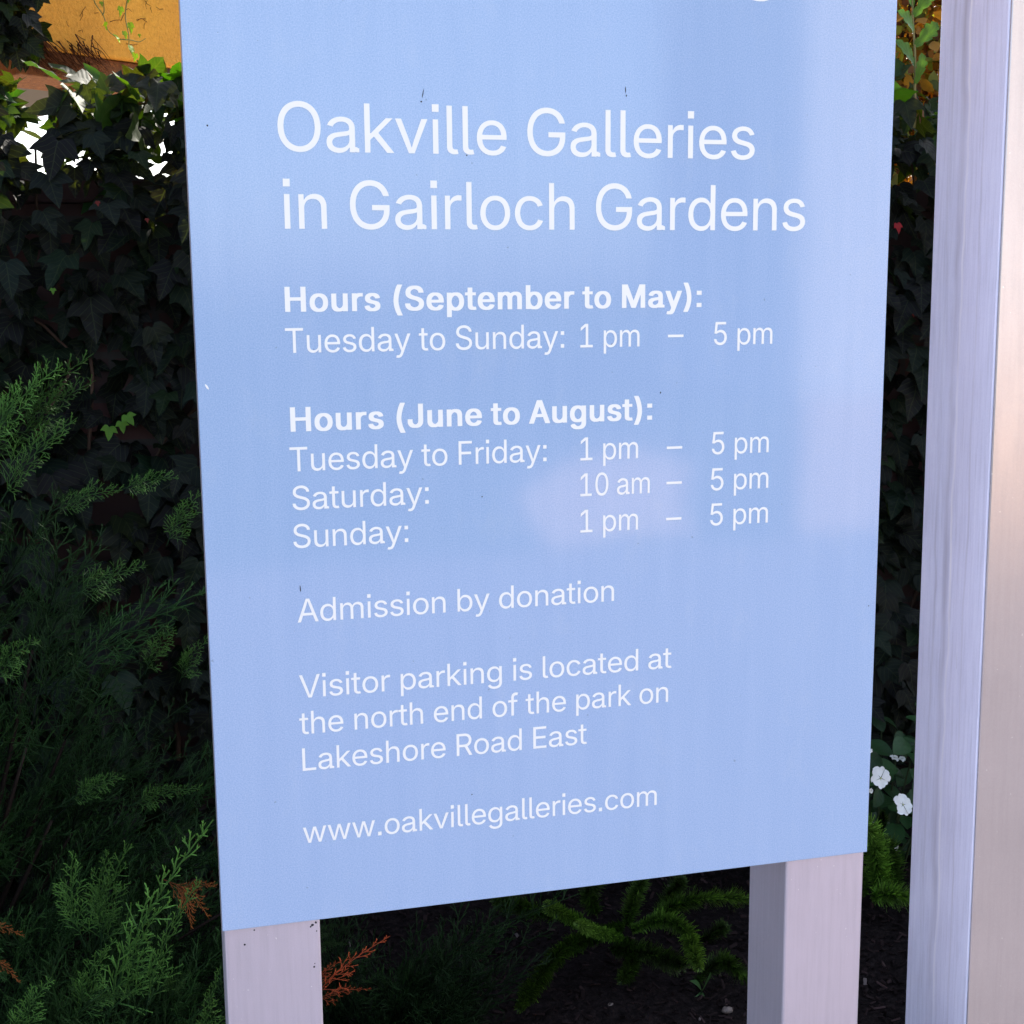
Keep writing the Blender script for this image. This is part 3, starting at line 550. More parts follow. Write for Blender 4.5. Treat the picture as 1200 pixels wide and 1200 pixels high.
# ------------------------------------------------------------------ white impatiens
imp = tag(empty('impatiens', tuple(np.array([*gnd(1050, 1055)[:2] + np.array([.02, .13]), 0.]))), 'green bedding plant with white flowers between sign and post', 'flower'); o = np.array(imp.location)
eV = []; eT = []
for i, tt in enumerate(np.linspace(0, 1, 9)):
    w = .34 * math.sin(math.pi * min(1, tt * .92 + .08)) ** .8 if tt < 1 else 0
    for j in (-1, 0, 1): eV.append((j * w, tt, .10 * abs(j) * w * 3 - .25 * (tt - .3) ** 2))
for i in range(8):
    for j in range(2): a = i * 3 + j; eT += [(a, a + 1, a + 4), (a, a + 4, a + 3)]
eV = np.array(eV); ac = Acc(); r = np.random.default_rng(31); n = 90
P = np.array([at(r.uniform(975, 1115), r.uniform(835, 1000), r.uniform(1.46, 1.75)) for _ in range(n)]) - o; P = np.vstack([P, np.array([at(*q, 1.47) for q in [(1062, 868), (1030, 885), (1075, 900), (1045, 905), (1068, 925), (1030, 945), (1050, 965), (1018, 900), (1058, 882)]]) - o]); n = len(P)
Nn = np.stack([r.normal(0, .5, n), r.normal(-.6, .3, n), r.normal(1, .2, n)], -1); tp = np.stack([r.normal(0, 1, n), r.normal(-.7, .5, n), r.normal(-.3, .3, n)], -1)
inst(ac, eV, np.array(eT), eV[:, :2], frames(Nn, tp), r.uniform(.05, .085, n), P, np.array([.018, .050, .016])[None] * r.lognormal(0, .3, (n, 1))); ac.build('foliage', M['soft_leaf'], imp)
st = Acc()
for q in range(14):
    e = P[r.integers(n)]; tube(st, spline([np.array([r.normal(0, .03), r.normal(0, .03), -.01]), e * np.array([.6, .6, .5]), e], 5), .004, .002, (.025, .035, .015), 5)
st.build('stem', M['wood'], imp)
def flower(pos, size, nrm, rot):
    ac = Acc(); Rm = frames(np.array([nrm]), np.array([[math.sin(rot), 0, math.cos(rot)]]))[0]
    pk = np.random.default_rng(int(size * 9e4)).uniform(.85, 1.2, 5)
    for k in range(5):
        a = k * 2 * math.pi / 5 + .1; V = [(0, .05, .02)]
        for th in np.linspace(-1, 1, 9): V.append((.50 * math.sin(th * 1.1) * pk[k], (.66 * math.cos(th * 1.0) ** .6 + .10 - .12 * math.exp(-(th / .22) ** 2)) * pk[k], .10 * math.cos(th * 2.2) - .10 + .05 * ((k * 2) % 5)))
        V.append((0, .38, -.03)); V = np.array(V); T = [(i, i + 1, 10) for i in range(1, 9)] + [(0, 1, 10), (9, 0, 10)]
        ca, sa = math.cos(a), math.sin(a); W = np.stack([V[:, 0] * ca - V[:, 1] * sa, V[:, 0] * sa + V[:, 1] * ca, V[:, 2]], -1); ac.add(W * size @ Rm.T, T, (.80, .80, .80))
    dV = np.array([(math.cos(q) * .06, math.sin(q) * .06, .05) for q in np.arange(6) * 1.047] + [(0, 0, .09)]); ac.add(dV * size @ Rm.T, [(i, (i + 1) % 6, 6) for i in range(6)], (.45, .50, .18))
    ob = ac.build('flower', M['petal'], imp); ob.location = pos - o
for (a, b_, y_, s, nr, ro) in [(1032, 912, 1.42, .036, (.1, -1, .35), .2), (1058, 943, 1.41, .034, (.2, -1, .7), .9), (1048, 888, 1.45, .015, (.1, -.5, 1), 0), (1057, 889, 1.45, .011, (-.3, -.6, 1), 0), (1021, 927, 1.44, .009, (.2, -1, .1), 0), (1019, 880, 1.45, .010, (.1, -1, .2), .4), (1022, 966, 1.44, .009, (0, -1, .3), .2), (1050, 993, 1.43, .011, (.4, -1, .1), .3)]:
    flower(at(a, b_, y_), s, nr, ro)

# ------------------------------------------------------------------ seedling and pebble on the mulch
sd = tag(empty('seedling', tuple(gnd(822, 1165))), 'small broad-leaved seedling sprouting from the mulch by the right post', 'weed'); o = np.array(sd.location)
for (b_, tp, w) in [((822, 1163), (790, 1212), .011), ((822, 1163), (825, 1215), .011), ((822, 1163), (832, 1140), .006), ((822, 1163), (808, 1150), .006)]:
    ac = Acc(); B = at(*b_, 1.16) - o; E = at(*tp, 1.10) - o; ax = E - B; k = 9; tt = np.linspace(0, 1, k); s_ = unit(np.cross(ax, np.array([.1, -.8, .6]))); ww = w * np.sin(np.clip(tt, .04, .99) * math.pi) ** .8; nn = np.array([.1, -.6, .8])
    mid = B + ax * tt[:, None] + nn * (.012 * np.sin(tt * math.pi))[:, None]; V = np.concatenate([mid, mid + s_ * ww[:, None] + nn * .003, mid - s_ * ww[:, None] + nn * .003]); T = []
    for i in range(k - 1): T += [(i, i + 1, k + i), (i + 1, k + i + 1, k + i), (i, 2 * k + i, i + 1), (i + 1, 2 * k + i, 2 * k + i + 1)]
    ac.add(V, T, (.045, .11, .035), np.concatenate([np.stack([0 * tt, tt], -1), np.stack([ww * 9, tt], -1), np.stack([-ww * 9, tt], -1)])); ac.build('leaf', M['soft_leaf'], sd)
def pebble(px, py, s, label):
    p = gnd(px, py); r = np.random.default_rng(int(px)); V = []; F = []
    for i in range(7):
        th = math.pi * i / 6
        for j in range(10): ph = 2 * math.pi * j / 10; q = np.array([math.sin(th) * math.cos(ph), math.sin(th) * math.sin(ph) * .75, math.cos(th) * .55]) * (1 + .12 * math.sin(3 * ph + th * 2)); V.append(q * s)
    for i in range(6):
        for j in range(10): F.append((i * 10 + j, (i + 1) * 10 + j, (i + 1) * 10 + (j + 1) % 10, i * 10 + (j + 1) % 10))
    tag(pymesh('pebble', V, F, M['stone'], smooth=True, loc=(p[0], p[1], bed_z(p[0], p[1]) + .006)), label, 'pebble')
pebble(852, 1186, .013, 'pinkish pebble on the mulch beside the right sign post')
pebble(716, 1189, .008, 'small grey pebble on the mulch below the fern')

